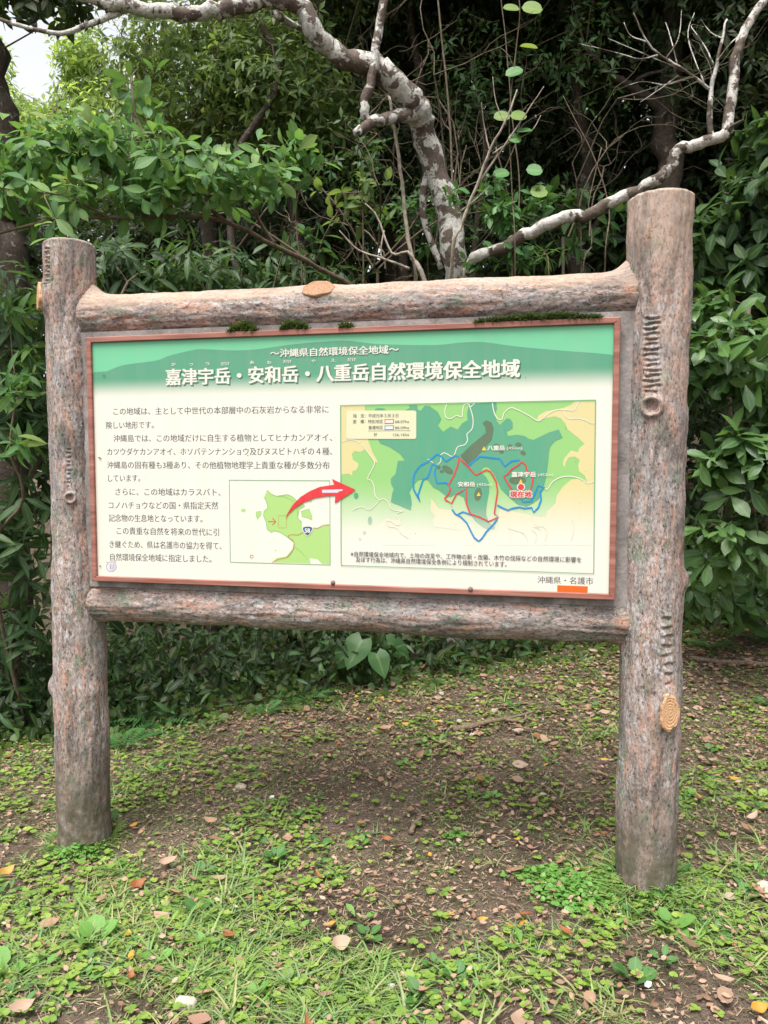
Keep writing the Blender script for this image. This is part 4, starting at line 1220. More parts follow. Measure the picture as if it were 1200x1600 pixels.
# unseen canopy added overhead, above the frame, that keeps the wood in shade
plant('canopy_tree', 'added unseen tree whose high crown shades the wood behind the board', 'tree', base_at(820, 9.4),
      [([tuple(np.array(base_at(820, 9.4)) - [0, 0, .2]), (1.7, 9.4, 3), (1.5, 9.0, 6), (1.2, 8.0, 8)], .22, .12)],
      [((.6, 7.2, 6.3), (2.6, 2.2, .9), 1500), ((3.6, 6.6, 6.0), (2.2, 2.2, 1.0), 1100), ((5.0, 5.2, 4.2), (1.2, 1.6, 1.6), 500), ((.8, 5.6, 5.6), (1.6, .8, .45), 350), ((2.0, 9.5, 7.5), (3.4, 1.8, 1.0), 900)], T_OV2, .22, 5, L_DARK, MAT_BARKD, 0, .05)
plant('canopy_tree', 'high leafy crown at the top left beyond the sky patch', 'tree', base_at(200, 12.5),
      [([tuple(np.array(base_at(200, 12.5)) - [0, 0, .2]), (-4.2, 12.5, 3), (-4.0, 12.4, 6), (-3.2, 12, 8)], .22, .12)],
      [((-2.0, 12.4, 6.6), (2.2, 1.5, 1.8), 1100), ((-8.8, 12, 4.6), (2.0, 2.2, 3.5), 900), ((-.2, 12, 8), (2, 1.5, 1.5), 600)], T_OV2, .24, 5, L_MID, MAT_BARKD, 0, .05, keep=gap)

# far wood: one mass of leaves
def mass(name, label, cat, boxes, tpl, size, mat, keep=None, nrm=(0, -.6, .6)):
    P_ = []
    for (x0, x1, y0, y1, zf0, z1, n) in boxes:
        x = rng.uniform(x0, x1, n); y = rng.uniform(y0, y1, n)
        z = ground_h(x, y) + zf0 + (z1 - zf0) * rng.random(n)
        P_.append(np.stack([x, y, z], -1))
    p = np.concatenate(P_)
    p = p[vn(p * 1.3, 31) > .10]
    if keep is not None: p = p[keep(p)]
    n = len(p)
    d = unit(rng.normal(size=(n, 3)) + np.array([0, -.4, -.3]))
    nn = unit(rng.normal(size=(n, 3)) * .7 + np.array(nrm))
    o = obj(name, scatter(name, tpl, p, d, nn, size * (.6 + .7 * rng.random(n)), mat, (0, 12, 0)), None, (0, 12, 0))
    tag(o, label, cat, None, 'stuff')
    return o
far_gap = lambda p: ~((pix(p)[0] < 140) & (pix(p)[1] < 185) & (pix(p)[0] > -250))
mass('far_wood', 'shade-dark green far wood closing the view behind the trees', 'wood', [(-2.5, 9, 12, 15, 0, 11, 30000), (-14, -2.5, 12.5, 15, 0, 5.5, 7000), (8, 12, 4, 13, 0, 9, 4500), (-13, -9, 5, 13, 0, 3.5, 2500)], T_OV2, .42, L_DARK, far_gap)

# undergrowth behind the sign: one mass
def strip_mass(n, x0, x1, ya, yb, zmax):
    x = rng.uniform(x0, x1, n)
    t = rng.random(n)
    y = edge_y(x) + ya + (yb - ya) * t
    hmax = zmax * (.5 + .5 * t) * sstep(-.25, .12, ya + (yb - ya) * t + 0 * x) * (.5 + vn(np.stack([x * 2.2, y * 2.2, x * 0], -1), 3))
    z = ground_h(x, y) + .01 + hmax * rng.random(n) ** .8
    return np.stack([x, y, z], -1)
def under(label, n, x0, x1, ya, yb, zmax, tpl, size, mat):
    p = strip_mass(n, x0, x1, ya, yb, zmax)
    m_ = len(p)
    d = unit(rng.normal(size=(m_, 3)) + np.array([0, -.5, .1]))
    nn = unit(rng.normal(size=(m_, 3)) * .45 + np.array([0, -.35, .8]))
    o = obj('undergrowth', scatter('undergrowth', tpl, p, d, nn, size * (.5 + .9 * rng.random(m_)), mat, (0, 5, 0)), None, (0, 5, 0))
    tag(o, label, 'undergrowth', None, 'stuff')
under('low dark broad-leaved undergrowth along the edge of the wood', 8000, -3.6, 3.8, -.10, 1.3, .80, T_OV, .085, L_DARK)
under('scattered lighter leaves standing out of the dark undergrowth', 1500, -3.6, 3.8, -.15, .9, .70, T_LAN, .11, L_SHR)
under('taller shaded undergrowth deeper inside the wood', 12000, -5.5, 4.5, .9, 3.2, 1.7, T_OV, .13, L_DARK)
under('small bright leaves fringing the edge of the grass', 2600, -3.2, 3.2, -.35, .25, .14, T_RND, .045, L_MID)
# tangles of bare twigs in the shade behind the board
def tangle(px, py, Y, h_, w_, n, label, mat=MAT_TWIG):
    b = eb(px, max(.5, Y - 5.0))
    A = Acc()
    def grow(p, d, r_, L_, lv):
        k = 5
        pts = [p]
        for i in range(k):
            d = unit(d + rng.normal(size=3) * .22 + np.array([0, 0, -.03]))
            p = p + d * L_ / k; pts.append(p)
        V, F = tube(pts, np.linspace(r_, r_ * .55, k + 1), 4 if lv else 5, False); A.add(V, F)
        if lv < 3:
            for q in range(3 if lv < 2 else 2):
                j = int(rng.integers(2, k + 1))
                grow(pts[j], unit(d + rng.normal(size=3) * .75), r_ * .55, L_ * rng.uniform(.4, .7), lv + 1)
    for i in range(n):
        p = at(px + rng.normal() * 25, py + 120, Y)
        grow(p, unit(np.array([rng.normal() * w_, rng.normal() * .3, 1.0])), .008, h_ * rng.uniform(.6, 1.1), 0)
    root = bpy.data.objects.new('bare_shrub', None); COL.objects.link(root); root.location = b
    tag(root, label, 'shrub')
    V, F = tube(cr([b, W(px, 720, (Y + b[1]) / 2), W(px, py + 120, Y)], 4), .012, 6, False)
    a = Acc(); a.add(V, F); obj('stem', a.mesh('stem', mat, b), root)
    o = obj('twigs', A.mesh('twigs', mat, b), root); o['kind'] = 'stuff'
MAT_TWIG3 = plain('dead_twig_bark', (.10, .08, .06), .85, .4, 40, .4, .2)
tangle(700, 260, 5.3, 1.0, .5, 4, 'bare twiggy shrub in the shade between blotched trunk and vine', MAT_TWIG3)
tangle(880, 250, 5.6, 1.0, .6, 3, 'bare twiggy shrub in the dark gap left of the taller post', MAT_TWIG3)
tangle(590, 300, 5.5, .9, .6, 5, 'bare twiggy shrub left of the blotched trunk', MAT_TWIG)
if 0: tangle(960, 120, 5.4, .9, .7, 6, 'bare twigs high up in front of the shaded grey-brown trunk', MAT_TWIG3)
tangle(430, 380, 5.2, .6, .8, 5, 'low bare twigs just above the left half of the top rail', MAT_TWIG)
#BACK_END

# large-leaved branches reaching in from the left, in good light
plant('large_leaved_tree', 'large-leaved tree reaching in from the left above the shorter post', 'tree', eb(560),
      [([eb(560), W(562, 700, 5.3), W(560, 480, 4.9), W(510, 425, 4.7), W(430, 385, 4.4), W(350, 345, 4.2), W(260, 338, 4.05), W(170, 340, 3.95), W(80, 345, 3.9), W(-20, 370, 3.9)], .017, .008),
       ([W(430, 385, 4.4), W(400, 330, 4.3), W(420, 280, 4.2), W(470, 240, 4.1)], .012, .005), ([W(350, 345, 4.2), W(300, 300, 4.1), W(260, 250, 4.0), W(215, 190, 4.0), W(205, 120, 4.0)], .013, .005),
       ([W(260, 338, 4.05), W(200, 290, 4.0), W(120, 240, 3.95), W(60, 215, 3.9)], .012, .005), ([W(170, 340, 3.95), W(110, 310, 3.8), W(70, 300, 3.7)], .008, .004), ([W(500, 420, 4.7), W(380, 340, 4.6), W(330, 335, 4.5), W(300, 330, 4.4)], .008, .004)],
      [blob(60, 235, 3.95, .28, .17, .3, 30), blob(150, 225, 3.95, .26, .17, .3, 34), blob(240, 255, 3.95, .26, .18, .3, 34), blob(330, 275, 4.0, .26, .16, .3, 30), blob(420, 265, 4.0, .22, .15, .28, 22), blob(475, 235, 4.05, .14, .10, .2, 9),
       blob(100, 300, 3.85, .30, .10, .25, 20), blob(215, 310, 3.95, .28, .09, .25, 16), blob(10, 290, 3.9, .25, .2, .3, 22), blob(210, 150, 4.1, .14, .22, .2, 10), blob(-90, 260, 3.9, .3, .4, .3, 26), blob(70, 345, 3.45, .09, .03, .06, 2)],
      T_OB, .108, 7, L_BIG, nobj=300, twigs=1, inc=(45, 92), along=.05, tw_r=.004)
plant('large_leaved_shrub', 'dark drooping shrub behind and left of the shorter post', 'shrub', eb(20, .4),
      [([eb(20, .4), W(20, 800, 4.7), W(40, 600, 4.6), W(30, 450, 4.5)], .03, .01), ([W(20, 800, 4.7), W(120, 600, 4.8), W(200, 440, 4.8)], .02, .008)],
      [blob(15, 1080, 4.75, .35, .14, .25, 30), blob(15, 480, 4.5, .35, .3, .4, 60), blob(20, 640, 4.5, .32, .4, .4, 80), blob(0, 830, 4.5, .35, .4, .4, 70), blob(220, 420, 5.2, .5, .22, .4, 70), blob(330, 430, 5.6, .5, .25, .4, 60), blob(10, 980, 4.7, .4, .25, .3, 40), blob(450, 440, 6.0, .6, .3, .4, 60)],
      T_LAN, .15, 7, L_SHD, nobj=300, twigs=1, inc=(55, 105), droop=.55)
plant('bright_leaved_shrub', 'small shrub with fresh lance-shaped leaves left of the shorter post', 'shrub', eb(30, .15),
      [([eb(30, .15), W(-12, 880, 4.4), W(36, 780, 4.2), W(16, 700, 4.1), W(28, 620, 4.1)], .012, .006)],
      [blob(28, 600, 4.1, .12, .10, .15, 9), blob(25, 690, 4.1, .13, .08, .15, 8), blob(20, 480, 4.2, .1, .07, .15, 5), blob(45, 560, 4.2, .1, .1, .1, 5)], T_LAN, .12, 7, L_BIG, nobj=200, twigs=1, inc=(50, 95))
# right-hand shrubs
plant('glossy_shrub', 'glossy-leaved shrub right of the taller post, level with the board', 'shrub', eb(1180, .3),
      [([eb(1180, .3), W(1180, 850, 5.2), W(1160, 650, 4.5), W(1170, 480, 4.4)], .035, .012), ([W(1180, 850, 4.6), W(1240, 700, 4.5), W(1260, 540, 4.4)], .025, .01)],
      [blob(1150, 560, 4.4, .32, .30, .35, 70), blob(1160, 720, 4.4, .30, .26, .35, 60), blob(1150, 840, 4.5, .28, .22, .3, 44), blob(1280, 640, 4.3, .35, .6, .4, 70), blob(1110, 480, 4.7, .2, .2, .3, 22), blob(1100, 900, 5.2, .25, .2, .3, 26), blob(1180, 930, 5.6, .4, .25, .3, 40), blob(1300, 850, 5.2, .5, .5, .4, 50)],
      T_OB, .15, 7, L_GLOSS, nobj=300, twigs=1, inc=(45, 100), droop=.4)
plant('dark_leaved_shrub', 'broad matt-leaved shrub above the glossy one at the right edge', 'shrub', eb(1140, .5),
      [([eb(1140, .5), W(1140, 700, 5.3), W(1130, 450, 5.2), W(1150, 300, 5.0)], .03, .012)],
      [blob(1130, 360, 4.9, .40, .25, .4, 80), blob(1190, 270, 4.7, .28, .22, .35, 42), blob(1180, 420, 4.8, .35, .2, .35, 46), blob(1060, 430, 5.4, .3, .25, .3, 30), blob(1180, 200, 4.6, .14, .08, .2, 9)],
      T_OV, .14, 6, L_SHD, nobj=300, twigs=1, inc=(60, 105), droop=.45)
# vine with small leaves up a stem
vp = [W(800, 430, 4.5), W(805, 360, 4.5), W(790, 290, 4.5), W(775, 230, 4.5)]
plant('leafy_vine', 'vine with small fresh green leaves above the middle of the top rail', 'vine', eb(800),
      [([eb(800), W(800, 720, 5.0)] + vp, .008, .004)],
      [blob(800, 395, 4.5, .14, .10, .12, 17), blob(790, 335, 4.45, .16, .13, .12, 24), blob(770, 285, 4.5, .10, .08, .1, 8), blob(840, 310, 4.45, .08, .06, .1, 5), blob(710, 300, 4.5, .08, .05, .1, 4), blob(745, 400, 4.5, .1, .05, .1, 5)],
      T_OV, .065, 7, L_VINE, nobj=300, twigs=1, inc=(40, 95), tw_r=.002)
def spray(px, py, Y, rx, rz, n, size, label, mat=L_SHR, tpl=T_OV, nm='leafy_sapling'):
    b = eb(px, max(.4, Y - 5.2))
    plant(nm, label, 'sapling', b, [([b, W(px + 8, py + 90, Y), W(px, py, Y)], .008, .004)], [blob(px, py, Y, rx, rz, .15, n)], tpl, size, 6, mat, nobj=60, twigs=1, tw_r=.002, trunk='stem')
spray(560, 300, 5.2, .3, .25, 14, .10, 'sparse sapling with mid-green leaves left of the whitish stem', L_MID)
spray(470, 380, 5.4, .3, .18, 14, .11, 'shaded sapling with drooping leaves above the rail knot')
spray(850, 395, 5.0, .2, .08, 8, .09, 'low sapling beneath the long banded limb', L_SHR, T_LAN)
spray(640, 345, 5.6, .25, .25, 12, .10, 'dim sapling behind the pale dead twig')
spray(900, 330, 6.0, .5, .35, 22, .14, 'dim broad-leaved sapling left of the taller post')
# climber with paired round leaves
b = eb(797, .6)
root = plant('round_leaved_climber', 'climber with large paired round leaves hanging by the pale sapling', 'climber', b,
             [([b, W(800, 720, 5.0), W(805, 420, 4.4), W(800, 300, 4.4), W(796, 185, 4.4), W(806, 80, 4.4), W(812, 10, 4.4), W(800, -60, 4.4)], .004, .003)], bark=MAT_TWIG)
me = tpl_mesh('leaf', leaf_tpl(.5, 8, 'round', .12, .06), leaf_mat('pale_round_leaf', [(.19, .30, .06), (.15, .25, .055)], .5, .4, (.34, .46, .08), rib=.3, spots=.3))
med = tpl_mesh('leaf', leaf_tpl(.5, 8, 'round', .12, .06), L_VINE)
for (x, y, px_s, rot, tilt, dk) in [(797, 181, 24, -100, 55, 0), (797, 181, 24, 95, 55, 0), (815, 12, 30, 100, 60, 0), (812, 14, 24, -85, 50, 0), (812, 72, 26, 100, 15, 0), (806, 206, 24, 80, 35, 1), (790, 118, 26, 60, 50, 1), (822, 265, 24, 100, 60, 1), (828, 300, 26, 90, 60, 0), (796, 270, 24, -100, 50, 1), (815, 218, 20, -80, 60, 1)]:
    s_ = px_s / 1200 * 4.4 * 1.05
    o = bpy.data.objects.new('leaf', med if dk else me); COL.objects.link(o); o.parent = root
    p = at(x, y, 4.38)
    a = R(rot)
    d = np.array([math.sin(a), -.1, math.cos(a) * .6 + .0]); d = unit(d)
    n_ = np.array([0, -math.sin(R(tilt)), math.cos(R(tilt))])
    X, Y_, Z_ = basis(d[None], n_[None])
    X, Y_, Z_ = X[0] * s_, Y_[0] * s_, Z_[0] * s_
    l_ = p - np.array(b)
    o.matrix_local = Matrix(((X[0], Y_[0], Z_[0], l_[0]), (X[1], Y_[1], Z_[1], l_[1]), (X[2], Y_[2], Z_[2], l_[2]), (0, 0, 0, 1)))

# ferns
L_FERN = leaf_mat('fern_leaf', [(.05, .14, .04), (.07, .18, .05), (.09, .23, .06)], .5, .3, rib=0)
def frond(L=1.0, np_=14):
    A = Acc()
    ts = np.linspace(0.08, 1, np_)
    rach = np.array([(0, t, .35 * t - .55 * t * t) for t in np.linspace(0, 1, 8)])
    V, F = tube(rach, np.linspace(.012, .004, 8), 3, False)
    A.add(V, F, rnd=0, rib=1)
    for i, t in enumerate(ts):
        z = .35 * t - .55 * t * t
        ln = .30 * math.sin(math.pi * min(1, t * .85 + .12)) + .03
        for s_ in (-1, 1):
            w_ = .032
            p0 = np.array([0, t, z]); d = unit(np.array([s_ * 1.0, .45, -.18])); q = np.array([-d[1], d[0], 0]) * w_
            A.add([p0, p0 + d * ln * .45 + q, p0 + d * ln, p0 + d * ln * .45 - q], [(0, 1, 2, 3)], rnd=0, rib=1)
    return A.mesh('frond', L_FERN)
ME_FROND = frond()
def orient(o, p, d, n_, s_, par=None):
    X, Y_, Z_ = basis(np.array(d, float)[None], np.array(n_, float)[None])
    X, Y_, Z_ = X[0] * s_, Y_[0] * s_, Z_[0] * s_
    o.matrix_local = Matrix(((X[0], Y_[0], Z_[0], p[0]), (X[1], Y_[1], Z_[1], p[1]), (X[2], Y_[2], Z_[2], p[2]), (0, 0, 0, 1)))
def fern(px, py, Y, L, n, label, flatness=.5):
    x = at(px, py, Y)[0]
    b = np.array([x, Y, gh(x, Y)])
    root = bpy.data.objects.new('fern', None); COL.objects.link(root); root.location = b
    tag(root, label, 'fern', 'ferns along the edge of the wood')
    a0 = rng.random() * 6
    for i in range(n):
        a = a0 + i * 6.283 / n + rng.normal() * .15
        o = bpy.data.objects.new('frond', ME_FROND); COL.objects.link(o); o.parent = root
        d = (math.cos(a), math.sin(a), .75 - flatness + rng.normal() * .1)
        orient(o, (0, 0, .01), d, (0, 0, 1), L * rng.uniform(.8, 1.15))
fern(245, 1065, 4.75, .30, 9, 'fern with feathery fronds near the right side of the shorter post')
fern(470, 1045, 5.0, .26, 8, 'fern under the lower rail, left of the big heart-shaped leaf')
fern(195, 1110, 4.35, .20, 7, 'small pale fern low beside the shorter post')
fern(640, 1010, 5.6, .24, 7, 'dark fern just right of the big heart-shaped leaf')
fern(735, 1005, 5.7, .24, 7, 'fern catching light below the right half of the lower rail', .6)
fern(20, 1060, 4.6, .30, 8, 'fern at the far left edge beside the shorter post')
fern(415, 1080, 4.75, .14, 7, 'tiny fern at the front edge of the undergrowth')
fern(1110, 1010, 5.6, .2, 6, 'fern right of the taller post at the foot of the shrub')
fern(545, 1020, 5.4, .2, 6, 'fern tucked behind the heart-shaped leaf')
fern(1185, 990, 5.7, .22, 6, 'fern at the far right edge of the grass')

# big heart-shaped leaves
L_EAR = leaf_mat('ear_leaf', [(.03, .085, .025), (.06, .15, .04)], .4, .35, rib=.3)
b = np.array([at(575, 1060, 5.15)[0], 5.2, gh(at(575, 1060, 5.15)[0], 5.2)])
root = bpy.data.objects.new('elephant_ear_plant', None); COL.objects.link(root); root.location = b
tag(root, 'low plant with large heart-shaped leaves beneath the middle of the lower rail', 'plant')
me = tpl_mesh('leaf', leaf_tpl(.44, 10, 'heart', .22, .22, wave=.012), L_EAR)
for (px, py, Y, s_, d, nn) in [(588, 1022, 5.05, .17, (.25, -.35, -.5), (.15, -.7, .6)), (566, 1000, 5.15, .22, (-.4, -.4, -.6), (-.1, -.7, .6)), (545, 1022, 5.2, .18, (-.7, -.1, -.4), (.1, -.6, .7)), (605, 1004, 5.3, .20, (.7, -.1, -.4), (.2, -.6, .7)), (520, 1000, 5.4, .16, (-.6, -.1, -.3), (0, -.5, .8))]:
    p = at(px, py, Y) - b
    o = bpy.data.objects.new('leaf', me); COL.objects.link(o); o.parent = root
    orient(o, p, d, nn, s_)
    V, F = tube(cr([(0, 0, 0), (p[0] * .4, p[1] * .5, p[2] * .9), tuple(p)], 4), .006, 5)
    a = Acc(); a.add(V, F, rnd=.1, rib=1); obj('leaf_stalk', a.mesh('leaf_stalk', L_EAR), root)

# ------------------------------------------------------------------ ground cover
def ground_pts(n, y0=1.5, y1=6.3, dens=None, xr=.62):
    """points on the visible grass, spread evenly over the ground"""
    out = []
    tot = 0
    while tot < n:
        m_ = n * 3
        y = np.sqrt(rng.uniform(y0 ** 2, y1 ** 2, m_))
        x = rng.uniform(-1, 1, m_) * (y * xr + .35)
        keep = y < edge_y(x) + .3
        if dens is not None: keep &= rng.random(m_) < dens(x, y)
        p = np.stack([x, y], -1)[keep]
        out.append(p); tot += len(p)
    p = np.concatenate(out)[:n]
    return np.c_[p, ground_h(p[:, 0], p[:, 1])]
def noise2(x, y, s, k): return vn(np.stack([x * s, y * s, x * 0 + k], -1), k)
def gdens(x, y):     # green weeds: thick in front and left, patchy in the shade
    front = sstep(4.6, 2.4, y)
    pa = noise2(x, y, 2.3, 3) * .6 + noise2(x, y, 7, 9) * .4
    bare_ = sstep(2.35, 1.9, y) * .45
    return np.clip((.17 + .42 * front - bare_) * sstep(.40, .60, pa) * 1.7 + .03, 0, 1)
G_GRASS = leaf_mat('grass_blade', [(.20, .33, .08), (.14, .26, .08), (.27, .37, .11), (.40, .36, .18), (.12, .26, .13)], .5, .35, (.3, .45, .08), rib=.1)
G_WEED = leaf_mat('weed_leaf', [(.19, .31, .055), (.26, .39, .07), (.14, .24, .05), (.35, .45, .10)], .45, .35, (.3, .5, .07), rib=.15)
G_MOSS = leaf_mat('low_green', [(.09, .15, .05), (.12, .20, .06), (.16, .22, .08), (.15, .15, .075)], .6, .3, rib=0)
G_STRAW = leaf_mat('straw', [(.30, .225, .145), (.19, .135, .09), (.42, .33, .22), (.12, .085, .06), (.36, .30, .17)], .8, .1, (.3, .2, .1), rib=0)
G_DRY = leaf_mat('dry_leaf', [(.22, .13, .08), (.33, .20, .13), (.42, .29, .21), (.13, .075, .05), (.32, .19, .12), (.44, .34, .27), (.22, .11, .07), (.36, .22, .17)], .8, .12, (.35, .18, .08), rib=.1, spots=.5)
G_YEL = leaf_mat('yellow_leaf', [(.52, .30, .035), (.60, .38, .06), (.48, .20, .03), (.50, .38, .12)], .55, .25, (.6, .35, .05), rib=.15, spots=.6)
G_ORG = leaf_mat('orange_leaf', [(.32, .12, .04), (.25, .085, .035), (.40, .18, .06)], .55, .2, (.5, .2, .05), rib=.15, spots=.5)
def up_n(n, s_=.3): return unit(rng.normal(size=(n, 3)) * s_ + np.array([0, 0, 1]))
def flat_d(n, z=.0, s_=.15):
    a = rng.random(n) * 6.283
    return unit(np.stack([np.cos(a), np.sin(a), z + rng.normal(size=n) * s_], -1))
def cover(name, label, cat, tpl, p, d, nn, size, mat, **k):
    o = obj(name, scatter(name, tpl, p, d, nn, size, mat, (0, 3, 0), **k), None, (0, 3, 0))
    tag(o, label, cat, None, 'stuff')
    return o
# fine straw and thatch
n = 60000
p = ground_pts(n, 1.5, 6.2, lambda x, y: np.clip(.35 + .9 * noise2(x, y, 3.0, 17), 0, 1)); p[:, 2] += .002 + .010 * rng.random(n)
T_STR = leaf_tpl(.05, 1, 'blade', 0, .08)
cover('dry_thatch', 'fine dry straw and mown stalks covering the soil', 'thatch', T_STR, p, flat_d(n, .12, .25), up_n(n, .5), .016 + .030 * rng.random(n), G_STRAW)
# low moss-like green
n = 38000
p = ground_pts(n, 1.5, 6.3, lambda x, y: np.clip(.04 + 1.1 * sstep(.38, .66, noise2(x, y, 2.6, 5) * .5 + noise2(x, y, 9, 6) * .5) * (1 - .5 * sstep(2.3, 1.8, y)), 0, 1)); p[:, 2] += .002
cover('creeping_grass', 'short creeping grass spread in patches over the soil', 'grass', leaf_tpl(.09, 2, 'blade', .3, .35), p, flat_d(n, .55, .35), up_n(n, .5), .012 + .022 * rng.random(n), G_MOSS)
# clover-like trefoils
nc = 6600
pc = ground_pts(nc, 1.5, 6.2, lambda x, y: np.clip(gdens(x, y) + .05, 0, 1))
h_ = .008 + .022 * rng.random(nc)
pc[:, 2] += h_
ph = rng.random(nc) * 6.283
sz = .011 + .012 * rng.random(nc) ** 2
P_, D_, S_, R_ = [], [], [], []
rc = rng.random(nc)
for k in range(3):
    a = ph + k * 2.094
    P_.append(pc); D_.append(np.stack([np.cos(a), np.sin(a), .15 * np.ones(nc)], -1)); S_.append(sz); R_.append(rc)
P_, D_, S_, R_ = map(np.concatenate, (P_, D_, S_, R_))
cover('clover', 'small three-leaved clover scattered through the grass', 'clover', leaf_tpl(.55, 3, 'round', .15, .1), P_, unit(D_), up_n(len(P_), .18), S_, G_WEED, rnd=R_)
# grass tufts
nt = 2400
pt = ground_pts(nt, 1.5, 5.6, lambda x, y: np.clip(gdens(x, y) * (.2 + sstep(3.6, 2.2, y)) * (.25 + 1.2 * sstep(.42, .62, noise2(x, y, 3.1, 23))), 0, 1))
nb = 9
a = rng.random((nt, nb)) * 6.283
p = np.repeat(pt, nb, 0) + np.c_[rng.normal(size=(nt * nb, 2)) * .010, np.zeros(nt * nb)]
ff = .35 + .9 * rng.random(nt * nb)
d = unit(np.stack([np.cos(a.ravel()), np.sin(a.ravel()), ff * 1.3], -1))
nn = unit(np.stack([-np.cos(a.ravel()), -np.sin(a.ravel()), .8 + 0 * ff], -1))
L_ = np.repeat(.035 + .075 * rng.random(nt) ** 1.8, nb) * (.6 + .6 * rng.random(nt * nb))
cover('grass', 'tufts of narrow green grass blades in front of the board', 'grass', leaf_tpl(.042, 4, 'blade', .4, .6), p, d, nn, L_, G_GRASS, rnd=np.repeat(rng.random(nt), nb) * .8 + .2 * rng.random(nt * nb))

for (cx, cy, lb) in ((AX[0], AX[1], 'grass blades and sprigs growing round the foot of the taller post'), (AX[0] - tdir[0] * SPAN, AX[1] - tdir[1] * SPAN, 'grass blades and sprigs growing round the foot of the shorter post')):
    n = 520
    a = rng.random(n) * 6.283; r_ = .105 + .05 * rng.random(n) ** 1.5
    x, y = cx + np.cos(a) * r_, cy + np.sin(a) * r_
    p = np.stack([x, y, ground_h(x, y)], -1)
    cover('grass', lb, 'grass', leaf_tpl(.07, 4, 'blade', .4, .6), p, unit(np.stack([np.cos(a) * .5 + rng.normal(size=n) * .4, np.sin(a) * .5 + rng.normal(size=n) * .4, 1 + 0 * a], -1)), unit(np.stack([-np.cos(a), -np.sin(a), .8 + 0 * a], -1)), .025 + .05 * rng.random(n) ** 2, G_GRASS)
# broad-leaved weeds, each its own thing
wt = [leaf_tpl(.30, 4, 'ovate', .25, .25), leaf_tpl(.40, 4, 'round', .2, .15), leaf_tpl(.22, 4, 'obovate', .3, .3)]
wm = [G_WEED, leaf_mat('weed_leaf_pale', [(.14, .31, .06), (.18, .38, .09), (.12, .28, .06)], .45, .4, (.3, .5, .08), rib=.3), leaf_mat('weed_leaf_deep', [(.06, .16, .04), (.08, .20, .05)], .45, .3, rib=.25)]
wmesh = [tpl_mesh('weed_leaf', wt[i], wm[j]) for i in range(3) for j in range(3)]
def weed(x, y, size, nl, me, label, group='broad-leaved weeds in the grass', tall=.3):
    root = bpy.data.objects.new('weed', None); COL.objects.link(root)
    root.location = (x, y, gh(x, y))
    tag(root, label, 'weed', group)
    a0 = rng.random() * 6
    for i in range(nl):
        a = a0 + i * 2.4
        o = bpy.data.objects.new('leaf', me); COL.objects.link(o); o.parent = root
        el = tall + .9 * i / nl
        r_ = .006 + size * .15
        orient(o, (math.cos(a) * r_, math.sin(a) * r_, .006 + size * .3 * i / nl), (math.cos(a), math.sin(a), el), (-math.cos(a) * .3 + rng.normal() * .15, -math.sin(a) * .3 - .15 + rng.normal() * .15, 1), size * rng.uniform(.7, 1.2))
pw = ground_pts(285, 1.75, 5.4, lambda x, y: np.clip(gdens(x, y) + .05, 0, 1), .5)
for i, q in enumerate(pw):
    weed(q[0], q[1], rng.uniform(.022, .045), int(rng.integers(3, 7)), wmesh[(wi := int(rng.integers(0, 9)))], ['small weed with pointed oval leaves, %s green', 'small weed with round leaves, %s green', 'small weed with spoon-shaped leaves, %s green'][wi // 3] % ['bright', 'pale', 'deep'][wi % 3] + ', in the grass', ['oval-leaved', 'round-leaved', 'spoon-leaved'][wi // 3] + ' ' + ['bright', 'pale', 'deep green'][wi % 3] + ' weeds in the grass')
def gpt(px, py):
    """ground point seen at a pixel"""
    d = ray(px, py); t = 1.0
    for _ in range(400):
        q = np.array([0, 0, CAMZ]) + d * t
        e_ = q[2] - gh(q[0], q[1])
        if e_ < .002: break
        t += max(e_ * .8, .002)
    return q
for (px, py, s_, nl, mi, lb) in [(150, 1475, .075, 5, 4, 'large round-leaved weed at the lower left of the picture'), (1050, 1455, .065, 5, 4, 'round-leaved weed right of centre below the taller post'), (1072, 1368, .075, 2, 7, 'single broad round leaf standing against the foot of the taller post'),
                             (8, 1525, .075, 4, 4, 'round-leaved weed cut by the left edge'), (430, 1345, .05, 12, 2, 'bushy bright green seedling left of centre in the grass'), (135, 1325, .055, 10, 1, 'bushy weed at the foot of the shorter post'), (990, 1535, .06, 5, 5, 'pale weed near the lower right among dry leaves'),
                             (560, 1440, .055, 4, 7, 'broad-leaved weed just left of the big tan leaf'), (395, 1565, .05, 4, 4, 'small upright weed at the bottom left of centre'), (815, 1485, .05, 4, 7, 'fresh leaf pair below the green patch'), (168, 1290, .06, 4, 2, 'small plant leaning on the right side of the shorter post foot'),
                             (240, 1205, .05, 3, 4, 'pair of oval leaves right of the shorter post'), (1110, 1460, .05, 4, 8, 'dark-leaved weed at the right'), (660, 1565, .05, 5, 2, 'green sprig by the bare soil at the bottom'), (310, 1430, .05, 4, 5, 'pale weed left of centre among grass tufts')]:
    q = gpt(px, py); weed(q[0], q[1], s_, nl, wmesh[mi], lb, None, .5)
